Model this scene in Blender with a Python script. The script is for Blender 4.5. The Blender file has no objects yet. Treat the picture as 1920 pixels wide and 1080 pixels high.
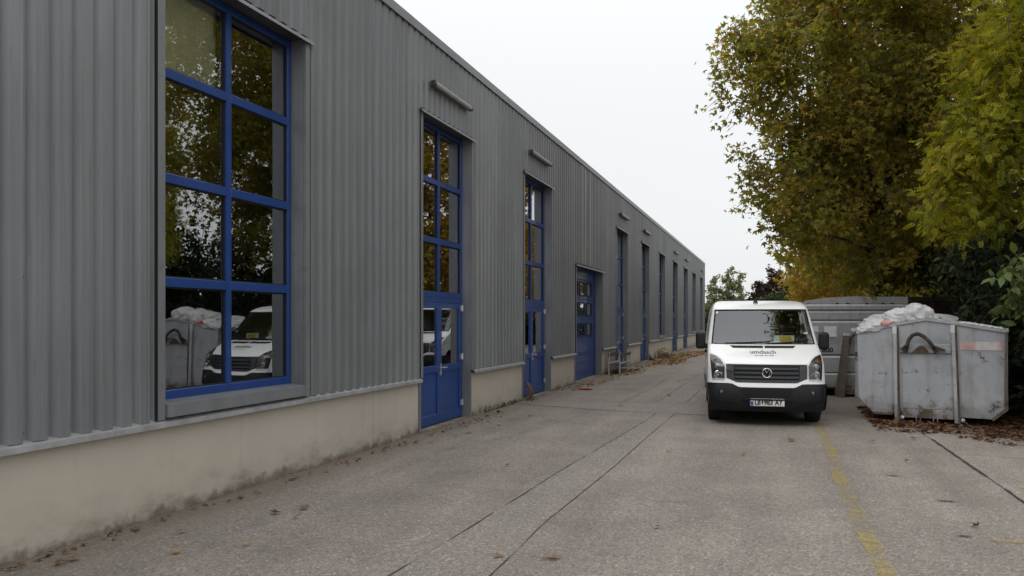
import bpy, bmesh, math, random
import numpy as np
from mathutils import Vector, noise as mnoise
SC = bpy.context.scene
COL = SC.collection
R = math.radians
random.seed(7)
RNG = np.random.default_rng(11)

# ------------------------------------------------------------------ camera, sky, sun, exposure
cam_d = bpy.data.cameras.new('camera')
cam_d.sensor_width = 36.0
cam_d.lens = 28.125
cam_d.shift_y = 0.0318
cam_d.clip_start = 0.05
cam_d.clip_end = 2000
cam = bpy.data.objects.new('camera', cam_d)
COL.objects.link(cam)
cam.location = (0, 0, 1.7)
cam.rotation_euler = (R(90), 0, R(18.0905))
SC.camera = cam

SUN_EL, SUN_AZ = 52.0, 205.0      # a veiled sun high behind the clouds
world = bpy.data.worlds.new('World')
SC.world = world
world.use_nodes = True
wn, wl = world.node_tree.nodes, world.node_tree.links
wn.clear()
w_out = wn.new('ShaderNodeOutputWorld')
sky = wn.new('ShaderNodeTexSky')
sky.sky_type = 'NISHITA'
sky.sun_disc = False
sky.sun_elevation = R(SUN_EL)
sky.sun_rotation = R(SUN_AZ)
hs = wn.new('ShaderNodeHueSaturation')
hs.inputs['Saturation'].default_value = 0.12
bg1 = wn.new('ShaderNodeBackground')
bg1.inputs['Strength'].default_value = 0.05
wl.new(sky.outputs[0], hs.inputs['Color'])
wl.new(hs.outputs[0], bg1.inputs['Color'])
# overcast cloud deck: brighter towards the zenith, as a cloudy sky is
tc = wn.new('ShaderNodeTexCoord')
sep = wn.new('ShaderNodeSeparateXYZ')
wl.new(tc.outputs['Generated'], sep.inputs[0])
mx = wn.new('ShaderNodeMath'); mx.operation = 'MAXIMUM'; mx.inputs[1].default_value = 0
wl.new(sep.outputs[2], mx.inputs[0])
sq = wn.new('ShaderNodeMath'); sq.operation = 'POWER'; sq.inputs[1].default_value = 1.6
wl.new(mx.outputs[0], sq.inputs[0])
ma = wn.new('ShaderNodeMath'); ma.operation = 'MULTIPLY_ADD'
ma.inputs[1].default_value = 1.3; ma.inputs[2].default_value = 0.57
wl.new(sq.outputs[0], ma.inputs[0])
bg2 = wn.new('ShaderNodeBackground')
bg2.inputs['Color'].default_value = (0.965, 0.985, 1.0, 1)
wl.new(ma.outputs[0], bg2.inputs['Strength'])
ad = wn.new('ShaderNodeAddShader')
wl.new(bg1.outputs[0], ad.inputs[0]); wl.new(bg2.outputs[0], ad.inputs[1])
wl.new(ad.outputs[0], w_out.inputs['Surface'])

sun_d = bpy.data.lights.new('sun', 'SUN')
sun_d.energy = 0.5
sun_d.angle = R(30)
sun_d.color = (1.0, 0.97, 0.92)
sun = bpy.data.objects.new('sun', sun_d)
COL.objects.link(sun)
sun.location = (0, 0, 40)
sun.rotation_euler = (R(90 - SUN_EL), 0, R(180 - SUN_AZ))
SC.view_settings.view_transform = 'Standard'
SC.view_settings.look = 'None'
SC.view_settings.exposure = 0.0
SC.view_settings.gamma = 1.0
SC.view_settings.use_curve_mapping = False

# ------------------------------------------------------------------ materials
MATS = {}
class NT:
    """a small wrapper to wire node materials"""
    def __init__(s, name):
        s.m = bpy.data.materials.new(name); s.m.use_nodes = True
        s.n, s.l = s.m.node_tree.nodes, s.m.node_tree.links
        s.n.clear()
        s.out = s.n.new('ShaderNodeOutputMaterial')
        MATS[name] = s.m
    def node(s, t, **kw):
        nd = s.n.new(t)
        for k, v in kw.items():
            setattr(nd, k, v)
        return nd
    def put(s, nd, i, v):
        if hasattr(v, 'links') or isinstance(v, bpy.types.NodeSocket):
            s.l.new(v, nd.inputs[i])
        else:
            if isinstance(v, tuple) and len(v) == 3 and nd.inputs[i].type == 'RGBA':
                v = (*v, 1)
            nd.inputs[i].default_value = v
    def coord(s, kind='Object'):
        return s.node('ShaderNodeTexCoord').outputs[kind]
    def mapping(s, v, scale=(1, 1, 1), loc=(0, 0, 0)):
        m = s.node('ShaderNodeMapping')
        s.l.new(v, m.inputs[0]); m.inputs['Scale'].default_value = scale; m.inputs['Location'].default_value = loc
        return m.outputs[0]
    def noise(s, v, scale, detail=4, rough=.55, dist=0.0):
        nd = s.node('ShaderNodeTexNoise')
        s.l.new(v, nd.inputs['Vector'])
        nd.inputs['Scale'].default_value = scale; nd.inputs['Detail'].default_value = detail
        nd.inputs['Roughness'].default_value = rough; nd.inputs['Distortion'].default_value = dist
        return nd.outputs['Fac']
    def voronoi(s, v, scale, out='Distance'):
        nd = s.node('ShaderNodeTexVoronoi'); s.l.new(v, nd.inputs['Vector']); nd.inputs['Scale'].default_value = scale
        return nd.outputs[out]
    def ramp(s, f, stops):
        nd = s.node('ShaderNodeValToRGB')
        s.l.new(f, nd.inputs[0])
        el = nd.color_ramp.elements
        while len(el) < len(stops):
            el.new(0.5)
        for e, (p, c) in zip(el, stops):
            e.position = p
            e.color = (c, c, c, 1) if isinstance(c, (int, float)) else (*c, 1)
        return nd.outputs[0]
    def math(s, op, a, b=0.0, c=0.0):
        nd = s.node('ShaderNodeMath', operation=op)
        for i, v in enumerate((a, b, c)):
            s.put(nd, i, v)
        return nd.outputs[0]
    def mix(s, f, a, b, blend='MIX'):
        nd = s.node('ShaderNodeMix', data_type='RGBA', blend_type=blend)
        s.put(nd, 0, f); s.put(nd, 6, a); s.put(nd, 7, b)
        return nd.outputs[2]
    def bump(s, h, strength=.3, dist=.01):
        nd = s.node('ShaderNodeBump')
        s.l.new(h, nd.inputs['Height']); nd.inputs['Strength'].default_value = strength; nd.inputs['Distance'].default_value = dist
        return nd.outputs[0]
    def principled(s, base, rough=.6, metal=0.0, normal=None, spec=.5, coat=0.0):
        p = s.node('ShaderNodeBsdfPrincipled')
        s.put(p, 'Base Color', base); s.put(p, 'Roughness', rough); s.put(p, 'Metallic', metal)
        p.inputs['Specular IOR Level'].default_value = spec
        p.inputs['Coat Weight'].default_value = coat
        p.inputs['Coat Roughness'].default_value = 0.05
        if normal is not None:
            s.l.new(normal, p.inputs['Normal'])
        return p.outputs[0]
    def done(s, shader):
        s.l.new(shader, s.out.inputs['Surface'])
        return s.m
    def sepz(s, v, i=2):
        nd = s.node('ShaderNodeSeparateXYZ'); s.l.new(v, nd.inputs[0]); return nd.outputs[i]
    def wpos(s):
        return s.node('ShaderNodeNewGeometry').outputs['Position']

def plain(name, base, rough=.5, metal=0.0, spec=.5, coat=0.0, var=.12, scale=6.0):
    t = NT(name)
    n = t.noise(t.coord(), scale, 5, .6)
    f = t.ramp(n, [(.3, 1 - var), (.7, 1 + var)])
    return t.done(t.principled(t.mix(1.0, base, f, 'MULTIPLY'), rough, metal, None, spec, coat))

def m_cladding():
    t = NT('cladding_metal')
    w = t.wpos()
    streak = t.noise(t.mapping(w, (3, 9, .25)), 1.6, 6, .6)
    blotch = t.noise(w, .6, 3, .5)
    fine = t.noise(t.mapping(w, (1, 14, .5)), 4, 4, .6)
    oi = t.node('ShaderNodeObjectInfo').outputs['Random']
    base = t.mix(t.ramp(streak, [(.3, 0.0), (.75, 1.0)]), (.172, .179, .186), (.225, .233, .240))
    base = t.mix(1.0, base, t.ramp(blotch, [(.3, .88), (.7, 1.08)]), 'MULTIPLY')
    base = t.mix(t.math('MULTIPLY', t.ramp(fine, [(.54, 0.0), (.8, 1.0)]), .4), base, (.09, .088, .08))
    base = t.mix(1.0, base, t.ramp(oi, [(0, .90), (1, 1.07)]), 'MULTIPLY')
    # grime near the foot of the sheets
    z = t.sepz(w)
    g = t.math('MULTIPLY', t.ramp(t.math('ADD', z, t.math('MULTIPLY', fine, .5)), [(.0, 1.0), (1.0, .0)]), .4)
    base = t.mix(g, base, (.10, .097, .085))
    return t.done(t.principled(base, t.math('MULTIPLY_ADD', streak, .2, .38), .35, t.bump(blotch, .4, .03), .4))
def m_trim():
    t = NT('trim_metal')
    w = t.wpos()
    n = t.noise(t.mapping(w, (2, 2, .4)), 2.2, 6, .6)
    base = t.mix(t.ramp(n, [(.3, 0.0), (.75, 1.0)]), (.17, .176, .185), (.23, .237, .245))
    base = t.mix(t.math('MULTIPLY', t.ramp(t.noise(w, 9, 4), [(.6, 0.), (.75, 1.)]), .3), base, (.10, .09, .08))
    return t.done(t.principled(base, .42, .35, None, .4))
def m_plinth():
    t = NT('plinth_concrete')
    w = t.wpos()
    z = t.sepz(w)
    big = t.noise(w, .8, 4, .6)
    mid = t.noise(t.mapping(w, (1, 1, 2.2)), 2.4, 7, .68)
    fine = t.noise(w, 60, 3, .6)
    base = t.mix(t.ramp(big, [(.3, 0.), (.7, 1.)]), (.40, .358, .30), (.46, .415, .35))
    drip = t.noise(t.mapping(w, (1, 7, .35)), 1.5, 5, .6)
    base = t.mix(t.math('MULTIPLY', t.ramp(drip, [(.55, 0.), (.8, 1.)]), .28), base, (.26, .235, .19))
    # splash dirt and algae creeping up from the ground in ragged patches
    d = t.math('ADD', t.math('MULTIPLY', z, 1.75), t.math('MULTIPLY', t.math('SUBTRACT', .5, mid), 1.5))
    base = t.mix(t.ramp(d, [(.0, .62), (.08, .48), (.3, .15), (.65, 0.)]), base, (.16, .138, .098))
    d2 = t.math('ADD', t.math('MULTIPLY', z, 5.0), t.math('MULTIPLY', t.math('SUBTRACT', .5, t.noise(w, 5, 6, .7)), 2.2))
    base = t.mix(t.ramp(d2, [(.03, .6), (.4, .0)]), base, (.06, .05, .032))
    pit = t.ramp(t.voronoi(w, 14), [(.03, 1.0), (.06, 0.)])
    base = t.mix(t.math('MULTIPLY', pit, t.ramp(t.noise(w, 3), [(.55, 0.), (.6, .7)])), base, (.12, .11, .09))
    return t.done(t.principled(base, .85, 0, t.bump(fine, .25, .004), .25))
def m_asphalt(name, tone, dark=1.0, patchy=1.0):
    t = NT(name)
    w = t.wpos()
    sp = t.voronoi(w, 72, 'Color')
    spf = t.ramp(sp, [(.0, .55), (.45, .95), (.8, 1.15), (1.0, 2.0)])
    sp2 = t.noise(w, 38, 3, .75)
    mid = t.noise(w, 1.1, 6, .62)
    lanes = t.noise(t.mapping(w, (1.6, .16, 1)), 1.0, 5, .6)
    base = t.mix(1.0, tone, spf, 'MULTIPLY')
    base = t.mix(1.0, base, t.ramp(sp2, [(.3, .78), (.7, 1.2)]), 'MULTIPLY')
    base = t.mix(1.0, base, t.ramp(mid, [(.3, 1 - .16 * patchy), (.7, 1 + .12 * patchy)]), 'MULTIPLY')
    base = t.mix(1.0, base, t.ramp(lanes, [(.3, 1 - .2 * patchy), (.68, 1 + .1 * patchy)]), 'MULTIPLY')
    base = t.mix(1.0, base, t.ramp(t.noise(w, 16, 4, .8), [(.32, .84), (.5, 1.0), (.68, 1.16)]), 'MULTIPLY')
    st = t.ramp(t.noise(w, 2.3, 5, .7, .6), [(.64, 0.), (.74, 1.)])
    base = t.mix(t.math('MULTIPLY', st, .35), base, (.05, .045, .04))
    # brown silt washed along the wall foot
    x = t.sepz(w, 0)
    wallf = t.ramp(t.math('ADD', t.math('MULTIPLY', t.math('ADD', x, 5.1), .9), t.math('MULTIPLY', t.math('SUBTRACT', .5, mid), 1.2)), [(.0, .75), (.15, .5), (.7, 0.)])
    base = t.mix(wallf, base, (.115, .09, .062))
    h = t.math('ADD', t.math('MULTIPLY', t.voronoi(w, 95), .8), sp2)
    return t.done(t.principled(base, .88, 0, t.bump(h, .55, .006), .3))
def m_paint_worn():
    t = NT('worn_yellow_paint')
    w = t.wpos()
    n = t.noise(w, 1.7, 7, .72, .8)
    g = t.noise(w, 70, 3, .7)
    a = t.math('MULTIPLY', t.ramp(t.math('ADD', n, t.math('MULTIPLY', t.math('SUBTRACT', g, .5), .55)), [(.40, 0.), (.60, 1.)]), .72)
    p = t.principled(t.mix(t.ramp(g, [(.3, 0.), (.7, 1.)]), (.29, .215, .07), (.39, .295, .10)), .8)
    tr = t.node('ShaderNodeBsdfTransparent').outputs[0]
    ms = t.node('ShaderNodeMixShader')
    t.l.new(a, ms.inputs[0]); t.l.new(tr, ms.inputs[1]); t.l.new(p, ms.inputs[2])
    return t.done(ms.outputs[0])
def m_oil():
    t = NT('oil_stain')
    c = t.coord('Object')
    n = t.noise(t.wpos(), 7, 5, .7)
    nd = t.node('ShaderNodeVectorMath', operation='LENGTH'); t.l.new(c, nd.inputs[0])
    a = t.math('MULTIPLY', t.ramp(t.math('ADD', nd.outputs['Value'], t.math('MULTIPLY', t.math('SUBTRACT', .5, n), .9)), [(.25, 1.), (.8, 0.)]), .7)
    p = t.principled((.03, .027, .024), .6)
    tr = t.node('ShaderNodeBsdfTransparent').outputs[0]
    ms = t.node('ShaderNodeMixShader')
    t.l.new(a, ms.inputs[0]); t.l.new(tr, ms.inputs[1]); t.l.new(p, ms.inputs[2])
    return t.done(ms.outputs[0])
def m_glass(name, tint, gain, ripple=.0, ior=1.5, base=0.0):
    t = NT(name)
    fr = t.node('ShaderNodeFresnel'); fr.inputs['IOR'].default_value = ior
    gl = t.node('ShaderNodeBsdfGlossy'); gl.inputs['Roughness'].default_value = 0.0
    gl.inputs['Color'].default_value = (.95, .97, 1, 1)
    if ripple:
        b = t.bump(t.noise(t.wpos(), 1.3, 2, .5), ripple, .02)
        t.l.new(b, gl.inputs['Normal'])
    tr = t.node('ShaderNodeBsdfTransparent'); tr.inputs['Color'].default_value = (*tint, 1)
    f = t.math('MINIMUM', t.math('MULTIPLY_ADD', fr.outputs[0], gain, base), 1.0)
    ms = t.node('ShaderNodeMixShader')
    t.l.new(f, ms.inputs[0]); t.l.new(tr.outputs[0], ms.inputs[1]); t.l.new(gl.outputs[0], ms.inputs[2])
    return t.done(ms.outputs[0])
def m_steel(name, c0, c1, rust_amt=.5, rough=.6):
    t = NT(name)
    c = t.coord()
    n = t.noise(c, 1.2, 5, .6)
    base = t.mix(t.ramp(n, [(.3, 0.), (.7, 1.)]), c0, c1)
    streak = t.noise(t.mapping(c, (5, 5, .5)), 1.6, 6, .65)
    base = t.mix(t.math('MULTIPLY', t.ramp(streak, [(.5, 0.), (.8, 1.)]), .5), base, (.13, .12, .105))
    r1 = t.noise(c, 3.2, 8, .72)
    z = t.sepz(c)
    low = t.ramp(z, [(.0, .13), (.5, .0)])
    rf = t.ramp(t.math('ADD', r1, low), [(.70 - .12 * rust_amt, 0.), (.76 - .12 * rust_amt, 1.)])
    rc = t.mix(t.noise(c, 17, 4), (.085, .035, .014), (.03, .018, .012))
    base = t.mix(rf, base, rc)
    grime = t.noise(c, 2.1, 6, .65, .4)
    base = t.mix(t.math('MULTIPLY', t.ramp(grime, [(.52, 0.), (.68, 1.)]), .45), base, (.17, .155, .115))
    foot = t.math('ADD', z, t.math('MULTIPLY', t.math('SUBTRACT', .5, r1), .9))
    base = t.mix(t.ramp(foot, [(.02, .75), (.45, 0.)]), base, (.09, .07, .05))
    chip = t.math('MULTIPLY', t.ramp(t.voronoi(t.mapping(c, (1, 1, .7)), 7), [(.05, 1.0), (.075, 0.)]), t.ramp(t.noise(c, 1.7, 3), [(.5, 0.), (.56, .9)]))
    base = t.mix(chip, base, (.045, .028, .02))
    sc = t.noise(t.mapping(c, (1.2, 1.2, 9)), 5, 4, .7)
    base = t.mix(t.math('MULTIPLY', t.ramp(sc, [(.66, 0.), (.7, 1.)]), .5), base, (.10, .085, .07))
    return t.done(t.principled(base, rough, 0, t.bump(t.noise(c, 2.0, 3), .4, .03), .35))
def m_leaf(name, stops, trans=.3, rough=.55):
    t = NT(name)
    at = t.node('ShaderNodeAttribute'); at.attribute_name = 'tint'
    col = t.ramp(at.outputs['Fac'], stops)
    n = t.noise(t.coord('Object'), 30, 2)
    col = t.mix(1.0, col, t.ramp(n, [(.3, .8), (.7, 1.2)]), 'MULTIPLY')
    p = t.principled(col, rough, 0, None, .3)
    tl = t.node('ShaderNodeBsdfTranslucent')
    t.l.new(t.mix(1.0, col, (1.25, 1.2, .6), 'MULTIPLY'), tl.inputs['Color'])
    ms = t.node('ShaderNodeMixShader'); ms.inputs[0].default_value = trans
    t.l.new(p, ms.inputs[1]); t.l.new(tl.outputs[0], ms.inputs[2])
    return t.done(ms.outputs[0])
def m_bark():
    t = NT('bark')
    c = t.coord()
    n = t.noise(t.mapping(c, (1, 1, .4)), 6, 6, .65)
    return t.done(t.principled(t.ramp(n, [(.3, (.035, .03, .022)), (.55, (.07, .06, .045)), (.75, (.15, .135, .10))]), .9, 0, t.bump(n, .6, .02), .2))
def m_van_paint():
    t = NT('van_white_paint')
    c = t.coord()
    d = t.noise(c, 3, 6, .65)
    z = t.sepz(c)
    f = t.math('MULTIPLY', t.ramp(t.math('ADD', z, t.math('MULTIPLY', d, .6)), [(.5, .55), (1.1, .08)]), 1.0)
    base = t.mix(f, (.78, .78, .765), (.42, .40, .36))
    return t.done(t.principled(base, .28, 0, None, .5, .5))
def m_plastic_film():
    t = NT('white_plastic_film')
    n = t.noise(t.coord(), 4, 4)
    p = t.principled(t.ramp(n, [(.3, (.80, .79, .79)), (.7, (.92, .91, .92))]), .33, 0, t.bump(t.noise(t.mapping(t.coord(), (1, 1.6, 3)), 16, 6, .62, 2.0), .6, .03), .5)
    tl = t.node('ShaderNodeBsdfTranslucent'); tl.inputs['Color'].default_value = (.8, .8, .8, 1)
    ms = t.node('ShaderNodeMixShader'); ms.inputs[0].default_value = .45
    t.l.new(p, ms.inputs[1]); t.l.new(tl.outputs[0], ms.inputs[2])
    return t.done(ms.outputs[0])
def m_sticker():
    t = NT('worn_red_white_sticker')
    c = t.coord()
    x = t.sepz(c, 0)
    st = t.ramp(t.math('FRACT', t.math('MULTIPLY', x, 1.9)), [(.0, (.42, .10, .09)), (.22, (.46, .25, .24)), (.3, (.5, .47, .46)), (.8, (.5, .48, .47)), (.95, (.45, .2, .18))])
    n = t.noise(c, 9, 6, .7)
    base = t.mix(t.ramp(n, [(.42, 0.), (.6, .8)]), st, (.40, .38, .38))
    return t.done(t.principled(base, .6))

m_cladding(); m_trim(); m_plinth()
m_asphalt('asphalt', (.222, .192, .167))
m_asphalt('asphalt_fine', (.218, .191, .170), patchy=.5)
m_asphalt('slab_concrete', (.24, .209, .181), patchy=.8)
m_paint_worn(); m_oil()
m_glass('window_glass', (.84, .90, .88), 1.5, .02, 1.55, .25)
m_glass('windscreen_glass', (.66, .74, .75), 1.75, 0, 1.5, .02)
m_glass('lamp_glass', (.95, .95, .95), 1.2, 0, 1.5)
plain('blue_paint', (.0065, .040, .178), .38, 0, .5, .15, .1, 3)
plain('dark_gap', (.012, .012, .013), .9)
plain('interior_wall', (.10, .10, .10), .9)
plain('interior_floor', (.07, .068, .065), .7)
plain('reveal_inner', (.17, .18, .18), .8)
plain('blind_cloth', (.66, .60, .42), .9, var=.08)
plain('drip_metal', (.34, .345, .35), .4, .35, var=.2)
plain('zinc', (.55, .56, .57), .35, .8)
plain('dark_steel', (.06, .058, .055), .5, .4)
plain('lamp_grey', (.16, .155, .15), .55)
plain('lamp_diffuser', (.30, .29, .275), .4)
plain('crack_fill', (.035, .031, .027), .95)
plain('black_plastic', (.0125, .013, .0145), .5, 0, .25, 0, .15, 8)
plain('grille_black', (.004, .0042, .005), .5, 0, .25)
plain('grille_gloss', (.020, .0215, .026), .3, 0, .5)
plain('void_black', (.004, .004, .004), .9)
plain('rubber', (.016, .016, .016), .8, 0, .3)
plain('rim_steel', (.16, .16, .165), .45, .7)
plain('chrome', (.72, .73, .75), .12, 1.0, var=.03)
plain('side_glass', (.008, .010, .011), .04, 0, .7)
plain('dash_plastic', (.035, .037, .04), .7)
plain('seat_cloth', (.03, .032, .036), .95)
plain('amber_lens', (.50, .14, .02), .2)
plain('plate_white', (.62, .62, .60), .4, var=.04)
plain('plate_blue', (.012, .06, .30), .4)
plain('plate_red', (.4, .02, .02), .4)
plain('ink_black', (.01, .01, .01), .6)
plain('ink_grey', (.03, .03, .033), .6)
plain('paper_yellow', (.72, .40, .03), .8, var=.04)
plain('paper_pale', (.62, .66, .50), .8, var=.04)
plain('white_sticker', (.58, .60, .60), .6, var=.1)
m_steel('container_grey', (.275, .29, .32), (.385, .388, .395), .85)
m_steel('container_dark_grey', (.255, .262, .265), (.345, .348, .345), .6)
m_steel('container_pale', (.46, .47, .48), (.55, .55, .55), .35)
m_steel('rusty_steel', (.085, .05, .035), (.055, .036, .028), 1.6, .85)
m_steel('rusty_rail', (.13, .115, .10), (.07, .05, .04), 1.1, .8)
m_plastic_film(); m_sticker(); m_van_paint(); m_bark()
m_steel('dark_rust', (.030, .020, .016), (.045, .026, .018), .8, .85)
plain('red_rag_cloth', (.36, .10, .07), .9)
plain('pink_film', (.50, .26, .23), .5)
plain('brown_sheet', (.055, .024, .014), .7)
plain('sack_cloth', (.25, .20, .13), .95)
plain('old_wood', (.06, .034, .028), .8, var=.3)
plain('pale_leg', (.36, .35, .35), .6)
m_leaf('leaf_plane', [(0, (0.106, 0.126, 0.029)), (.35, (0.203, 0.208, 0.038)), (.65, (0.292, 0.244, 0.046)), (.85, (0.365, 0.244, 0.052)), (1, (0.421, 0.218, 0.059))], 0.62)
m_leaf('leaf_plane_gold', [(0, (0.125, 0.119, 0.022)), (.4, (0.275, 0.206, 0.035)), (.75, (0.388, 0.244, 0.040)), (1, (0.450, 0.237, 0.053))], 0.6)
m_leaf('leaf_ash', [(0, (0.101, 0.135, 0.016)), (.4, (0.230, 0.250, 0.022)), (.75, (0.365, 0.338, 0.030)), (1, (0.459, 0.338, 0.041))], 0.6)
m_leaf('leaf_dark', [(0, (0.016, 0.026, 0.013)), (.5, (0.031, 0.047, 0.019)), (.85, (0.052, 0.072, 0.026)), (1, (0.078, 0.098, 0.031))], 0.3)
m_leaf('leaf_shrub', [(0, (.05, .085, .025)), (.5, (.085, .125, .035)), (1, (.13, .16, .05))], .35)
m_leaf('leaf_birch', [(0, (0.120, 0.144, 0.072)), (.5, (0.204, 0.222, 0.114)), (1, (0.300, 0.288, 0.156))], 0.4)
m_leaf('leaf_maroon', [(0, (.028, .016, .014)), (.5, (.055, .028, .022)), (1, (.08, .055, .035))], .3)
m_leaf('leaf_dead', [(0, (.035, .016, .010)), (.45, (.085, .036, .018)), (.85, (.14, .065, .028)), (1, (.24, .13, .05))], .1, .8)
m_leaf('leaf_dead_orange', [(0, (.10, .05, .018)), (.45, (.22, .11, .035)), (.8, (.32, .18, .06)), (1, (.36, .25, .10))], .1, .8)
m_leaf('moss_green', [(0, (.03, .035, .012)), (1, (.07, .075, .028))], .2)

# ------------------------------------------------------------------ object helpers
def link_mesh(name, me, mat, parent=None, loc=(0, 0, 0)):
    o = bpy.data.objects.new(name, me)
    COL.objects.link(o)
    if mat is not None and not me.materials:
        for m in (mat if isinstance(mat, (list, tuple)) else [mat]):
            me.materials.append(MATS[m])
    o.parent = parent
    o.location = loc
    return o
def empty(name, label, cat, loc=(0, 0, 0), rz=0.0, group=None):
    o = bpy.data.objects.new(name, None)
    COL.objects.link(o)
    o.empty_display_size = .2
    o.location = loc
    o.rotation_euler = (0, 0, rz)
    return tag(o, label, cat, group)
def tag(o, label, cat, group=None):
    o['label'] = label; o['category'] = cat
    if group: o['group'] = group
    return o
def kind(o, k):
    o['kind'] = k
    return o
def bevel(o, w, seg=2):
    m = o.modifiers.new('bevel', 'BEVEL'); m.width = w; m.segments = seg; m.limit_method = 'ANGLE'
    return o
def smooth(o, angle=40):
    for p in o.data.polygons: p.use_smooth = True
    try:
        o.data.set_sharp_from_angle(angle=R(angle))
    except Exception:
        pass
    return o

class MB:
    """collects simple solids into one mesh"""
    def __init__(s): s.v, s.f = [], []
    def add(s, vs, fs):
        b = len(s.v); s.v += [tuple(p) for p in vs]; s.f += [[b + i for i in f] for f in fs]; return s
    def box(s, x0, x1, y0, y1, z0, z1):
        return s.add([(x0, y0, z0), (x1, y0, z0), (x1, y1, z0), (x0, y1, z0), (x0, y0, z1), (x1, y0, z1), (x1, y1, z1), (x0, y1, z1)],
                     [(0, 3, 2, 1), (4, 5, 6, 7), (0, 1, 5, 4), (1, 2, 6, 5), (2, 3, 7, 6), (3, 0, 4, 7)])
    def quad(s, a, b, c, d): return s.add([a, b, c, d], [(0, 1, 2, 3)])
    def prism(s, poly, fn, t0, t1):
        """extrude a 2D polygon: fn(a, b, t) -> point"""
        n = len(poly)
        vs = [fn(a, b, t0) for a, b in poly] + [fn(a, b, t1) for a, b in poly]
        fs = [tuple(range(n))[::-1], tuple(range(n, 2 * n))]
        fs += [(i, (i + 1) % n, n + (i + 1) % n, n + i) for i in range(n)]
        return s.add(vs, fs)
    def tube(s, pts, rad, n=8, cap=True):
        pts = [Vector(p) for p in pts]
        rad = rad if isinstance(rad, (list, tuple)) else [rad] * len(pts)
        rings = []
        up = Vector((0, 0, 1))
        for i, p in enumerate(pts):
            d = (pts[min(i + 1, len(pts) - 1)] - pts[max(i - 1, 0)]).normalized()
            a = d.cross(up)
            if a.length < .05: a = d.cross(Vector((1, 0, 0)))
            a.normalize(); b = d.cross(a)
            rings.append([p + rad[i] * (math.cos(2 * math.pi * k / n) * a + math.sin(2 * math.pi * k / n) * b) for k in range(n)])
        vs = [v for r in rings for v in r]
        fs = []
        for i in range(len(pts) - 1):
            for k in range(n):
                fs.append((i * n + k, i * n + (k + 1) % n, (i + 1) * n + (k + 1) % n, (i + 1) * n + k))
        if cap:
            fs.append(tuple(range(n))[::-1]); fs.append(tuple((len(pts) - 1) * n + k for k in range(n)))
        return s.add(vs, fs)
    def lathe(s, prof, axis, c, n=32):
        """prof: (radius, offset along axis); axis 'x','y','z'"""
        vs = []
        for r_, h_ in prof:
            for k in range(n):
                a = 2 * math.pi * k / n
                u, w = r_ * math.cos(a), r_ * math.sin(a)
                p = {'x': (h_, u, w), 'y': (u, h_, w), 'z': (u, w, h_)}[axis]
                vs.append((c[0] + p[0], c[1] + p[1], c[2] + p[2]))
        fs = []
        for i in range(len(prof) - 1):
            for k in range(n):
                fs.append((i * n + k, i * n + (k + 1) % n, (i + 1) * n + (k + 1) % n, (i + 1) * n + k))
        return s.add(vs, fs)
    def build(s, name, mat, parent=None, loc=(0, 0, 0), fix=True):
        me = bpy.data.meshes.new(name)
        me.from_pydata(s.v, [], s.f)
        if fix:
            bm = bmesh.new(); bm.from_mesh(me); bmesh.ops.recalc_face_normals(bm, faces=bm.faces[:]); bm.to_mesh(me); bm.free()
        return link_mesh(name, me, mat, parent, loc)

def text_mesh(txt, size, xscale=1.0, bold=0.0):
    cu = bpy.data.curves.new('lettering', 'FONT')
    cu.body = txt; cu.size = size; cu.align_x = 'CENTER'; cu.align_y = 'CENTER'; cu.resolution_u = 3; cu.offset = bold
    o = bpy.data.objects.new('lettering', cu)
    COL.objects.link(o)
    dg = bpy.context.evaluated_depsgraph_get()
    me = bpy.data.meshes.new_from_object(o.evaluated_get(dg))
    bpy.data.objects.remove(o)
    pts = np.empty(len(me.vertices) * 3, np.float32); me.vertices.foreach_get('co', pts)
    pts = pts.reshape(-1, 3); pts[:, 0] *= xscale
    me.vertices.foreach_set('co', pts.ravel())
    return me
def remap(me, fn):
    for v in me.vertices: v.co = fn(v.co.x, v.co.y)
    me.update()
    return me
def copy_tree(o, parent=None):
    c = o.copy(); COL.objects.link(c); c.parent = parent
    for ch in list(o.children): copy_tree(ch, c)
    return c

# ------------------------------------------------------------------ ground
def sheet(name, mat, poly, z, k='structure'):
    m = MB().add([(x, y, z) for x, y in poly], [tuple(range(len(poly)))])
    return kind(m.build(name, mat, fix=False), k)
def strip(name, mat, pts, width, z, wob=.01, seed=1, step=.12):
    """a thin wandering strip along a polyline"""
    rnd = random.Random(seed)
    path = []
    for (a, b) in zip(pts[:-1], pts[1:]):
        L = math.dist(a, b); n = max(2, int(L / step))
        for i in range(n):
            t = i / n; path.append((a[0] + (b[0] - a[0]) * t, a[1] + (b[1] - a[1]) * t))
    path.append(pts[-1])
    vs, fs = [], []
    off = 0
    for i, (x, y) in enumerate(path):
        j, k_ = max(i - 1, 0), min(i + 1, len(path) - 1)
        dx, dy = path[k_][0] - path[j][0], path[k_][1] - path[j][1]
        L = math.hypot(dx, dy) or 1
        nx, ny = -dy / L, dx / L
        off = off * .85 + rnd.uniform(-wob, wob)
        w = width * (.08 if mnoise.noise(Vector((i * .11, seed, 0))) < -.22 else rnd.uniform(.3, 1.0)) / 2
        vs += [(x + nx * (off + w), y + ny * (off + w), z), (x + nx * (off - w), y + ny * (off - w), z)]
        if i: fs.append((2 * i - 2, 2 * i - 1, 2 * i + 1, 2 * i))
    return kind(MB().add(vs, fs).build(name, mat, fix=False), 'structure')

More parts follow.
